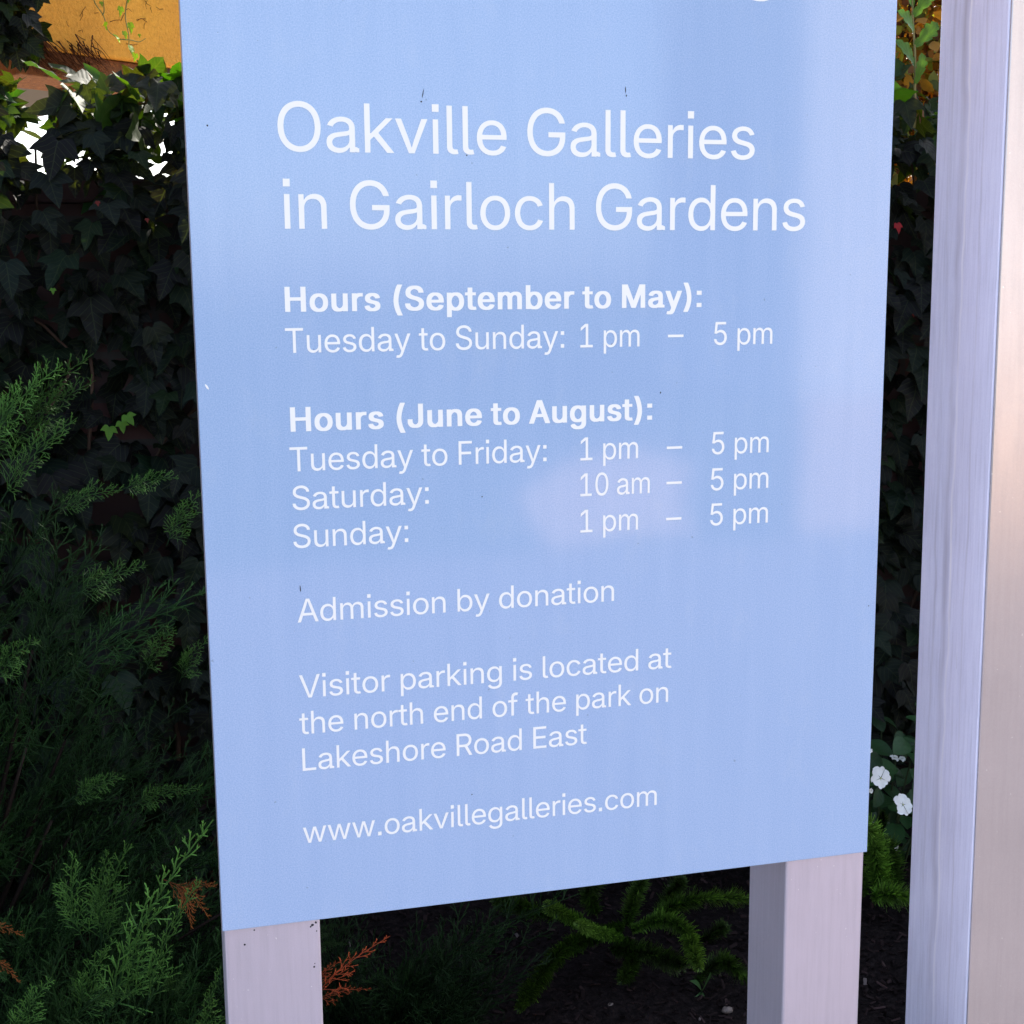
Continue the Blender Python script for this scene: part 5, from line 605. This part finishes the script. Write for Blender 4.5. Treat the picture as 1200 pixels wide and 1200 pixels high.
def text(s, x0, x1, z, cap, bold=False):
    """one line of lettering: glyph outlines set with even extra spacing so that it runs from x0 to x1"""
    G = GL['b' if bold else 'r']; pos = []; cur = 0
    for ch in s:
        if ch == ' ': cur += GL['space'] * (1.0 if not bold else 1.05); pos.append(None); continue
        pos.append(cur); cur += G[ch][0]
    xs = [p + q[i] for ch, p in zip(s, pos) if p is not None for q in G[ch][1] for i in range(0, len(q), 2)]
    nat = max(xs) - min(xs); lft = min(xs); target = (x1 - x0) / cap * 1000; k = max(1, len(s) - 1)
    extra = (target - nat) / k; sx = 1.0
    if len(s) == 1: sx = target / nat; extra = 0
    elif extra < -25: sx = target / (nat - 25 * k); extra = -25
    elif extra > 75: sx = min(1.12, target / (nat + 75 * k)); extra = (target / sx - nat) / k
    loops = []
    for i, (ch, p) in enumerate(zip(s, pos)):
        if p is None: continue
        for q in G[ch][1]:
            a = np.array(q, float).reshape(-1, 2); a[:, 0] = (a[:, 0] + p - lft + extra * i) * sx; loops.append((i, a * cap / 1000))
    V = []; F = []; TH = .00025
    for gi in sorted({i for i, _ in loops}):
        ls = [a for i, a in loops if i == gi]; vv = np.concatenate(ls); n0 = 0; ed = []
        for a in ls: ed += [(n0 + j, n0 + (j + 1) % len(a)) for j in range(len(a))]; n0 += len(a)
        ov, _, of, _, _, _ = delaunay_2d_cdt([Vector((x * 1000, y * 1000)) for x, y in vv], ed, [], 0, 1e-5)
        base = len(V); V += [(p.x / 1000, p.y / 1000, TH) for p in ov]
        for t in of:
            c = (ov[t[0]] + ov[t[1]] + ov[t[2]]) / 3000; inside = False
            for i, j in ed:
                (ax, ay), (bx, by) = vv[i], vv[j]
                if (ay > c.y) != (by > c.y) and c.x < ax + (c.y - ay) * (bx - ax) / (by - ay): inside = not inside
            if inside: F.append(tuple(base + q for q in t))
        base = len(V); n = len(vv); V += [(x, y, TH) for x, y in vv] + [(x, y, 0) for x, y in vv]
        F += [(base + i, base + n + i, base + n + j, base + j) for i, j in ed]
    ob = pymesh('lettering', V, F, M['white'], panel)
    ob.rotation_euler = (math.pi / 2, 0, 0); ob.location = (x0 - so[0], -.00016 - so[1], z)
    return ob
CB, CH = .0262, .0262
text('Oakville Galleries', .0924, .6265, 1.7000, .0500); text('in Gairloch Gardens', .0958, .6912, 1.6212, .0500)
text('Hours (September to May):', .0936, .5645, 1.5352, CH, True); text('Tuesday to Sunday:', .0926, .4007, 1.4921, CB); text('1 pm', .4196, .4898, 1.4920, CB); text('5 pm', .5805, .6534, 1.4920, CB)
text('Hours (June to August):', .0949, .5057, 1.4083, CH, True); text('Tuesday to Friday:', .0929, .3797, 1.3654, CB); text('1 pm', .4196, .4889, 1.3645, CB); text('5 pm', .5799, .6518, 1.3653, CB)
text('Saturday:', .0942, .2438, 1.3234, CB); text('10 am', .4195, .5035, 1.3234, CB); text('5 pm', .5793, .6523, 1.3228, CB)
text('Sunday:', .0937, .2199, 1.2816, CB); text('1 pm', .4195, .4894, 1.2814, CB); text('5 pm', .5791, .6527, 1.2812, CB)
for z in (1.4920, 1.3640, 1.3230, 1.2807): text('\u2013', .5240, .5430, z, CB)
text('Admission by donation', .0954, .4605, 1.1986, CB); text('Visitor parking is located at', .0946, .5326, 1.1127, CB); text('the north end of the park on', .0932, .5288, 1.0711, CB); text('Lakeshore Road East', .0950, .4273, 1.0287, CB); text('www.oakvillegalleries.com', .0930, .5155, .9436, CB)
# the white emblem ring whose lowest edge shows at the top of the photo
k = 48; V = []; F = []
for i in range(k):
    a = 2 * math.pi * i / k
    for rr in (.026, .034):
        for yy in (0, .00024): V.append((math.cos(a) * rr, -yy, math.sin(a) * rr))
for i in range(k):
    a, b_ = i * 4, (i + 1) % k * 4; F += [(a + 1, a + 3, b_ + 3, b_ + 1), (a + 2, a + 0, b_ + 0, b_ + 2), (a + 3, a + 2, b_ + 2, b_ + 3), (a, a + 1, b_ + 1, b_)]
pymesh('emblem', V, F, M['white'], panel, loc=(.629 - so[0], -.0001 - so[1], 1.8712 + .034))
# flecks of dirt
def fleck(px, py, s, parent, po, y, mat=None, stretch=1.0, rot=0.0):
    p = at(px, py, y) - po; V = [(0, -.4 * s, 0)]; n = 7; r = np.random.default_rng(int(px * 13 + py))
    for i in range(n): a = 2 * math.pi * i / n; q = s * r.uniform(.7, 1.2); V.append((math.cos(a) * q, -.0001, math.sin(a) * q * stretch))
    for i in range(n): a = 2 * math.pi * i / n; V.append((V[i + 1][0], .0, V[i + 1][2]))
    F = [(0, i + 1, (i + 1) % n + 1) for i in range(n)] + [(i + 1, n + i + 1, n + (i + 1) % n + 1, (i + 1) % n + 1) for i in range(n)]
    pymesh('dirt_fleck', V, F, mat or M['dirt'], parent, loc=(p[0], p[1] - .00005, p[2]), rot=(0, rot, 0))
for (a, b_, s, stx, ro) in [(243, 147, .0010, 1, 0), (493.5, 119, .0010, 1, 0), (495.5, 110, .0004, 12, .2), (733, 105, .0006, 6, 0), (734, 112, .0007, 2, 0), (547, 182, .0008, 1, 0), (696, 690, .0008, 1, 0), (565, 582, .0008, 1, 0), (352, 690, .0006, 6, -.1), (553, 931, .0008, 1, 0), (717, 404, .0006, 3, 0), (774, 460, .0007, 2, 0), (1018, 710, .0007, 1, 0)]:
    fleck(a, b_, s, panel, so, -.0001, None, stx, ro)
fleck(242, 453, .0011, panel, so, -.0001, M['white'], 3.2, -.6)
for (a, b_, s) in [(366, 1084, .0018), (370, 1081, .0016), (364, 1086, .0012), (371, 1091, .0009), (287, 1107, .0012), (298, 1090, .0010), (368, 1133, .0013), (369, 1129, .0008)]: fleck(a, b_, s, pl, so, .0044)

# ------------------------------------------------------------------ the tall metal post at the right edge
pyl = tag(empty('metal_post', (1.0365, .076, 0)), 'tall square aluminium post with streaky side at the right edge', 'post'); po = np.array(pyl.location)
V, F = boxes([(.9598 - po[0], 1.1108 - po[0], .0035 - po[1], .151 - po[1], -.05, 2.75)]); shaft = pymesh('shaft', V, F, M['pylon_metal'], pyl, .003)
V, F = boxes([(.9605 - po[0], 1.1101 - po[0], 0 - po[1], .0034 - po[1], -.05, 2.748)]); pymesh('face_plate', V, F, M['face_metal'], pyl, .0012)  # front split off as a plate to hold a darker tone than the side
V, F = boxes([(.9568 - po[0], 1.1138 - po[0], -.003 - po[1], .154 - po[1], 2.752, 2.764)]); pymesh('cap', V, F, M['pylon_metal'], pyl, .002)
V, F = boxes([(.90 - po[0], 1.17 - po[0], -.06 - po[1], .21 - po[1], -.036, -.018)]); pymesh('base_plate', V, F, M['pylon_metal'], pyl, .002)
pyl.rotation_euler = (0, -.0055, 0)

# ------------------------------------------------------------------ unseen pale house, added for its reflection in the glossy board
hx, hy = 9.2, -17.0
ph = tag(empty('mirrored_house', (hx + 5, hy - 3, 0)), 'unseen pale house added for its reflection in the sign', 'house'); o = np.array(ph.location)
V, F = boxes([(-5, 5, -3, 3, -.05, 10.2)]); pymesh('wall', V, F, M['render'], ph)
V, F = boxes([(-5.2, 5.2, -3.2, 3.2, 10.202, 10.5)]); pymesh('roof', V, F, M['slate'], ph)
for x_ in (2.2, 4.2):
    for z_ in (3.6,):
        V, F = boxes([(x_ - .5, x_ + .5, 3.002, 3.03, z_, z_ + 1.3)]); wf = pymesh('window', V, F, M['trim'], ph); V, F = boxes([(x_ - .43, x_ + .43, 3.032, 3.036, z_ + .08, z_ + 1.22)]); pymesh('pane', V, F, M['glass'], wf)
V, F = boxes([(3.4, 4.3, 3.002, 3.04, 0, 2.1)]); pymesh('door', V, F, M['timber'], ph)
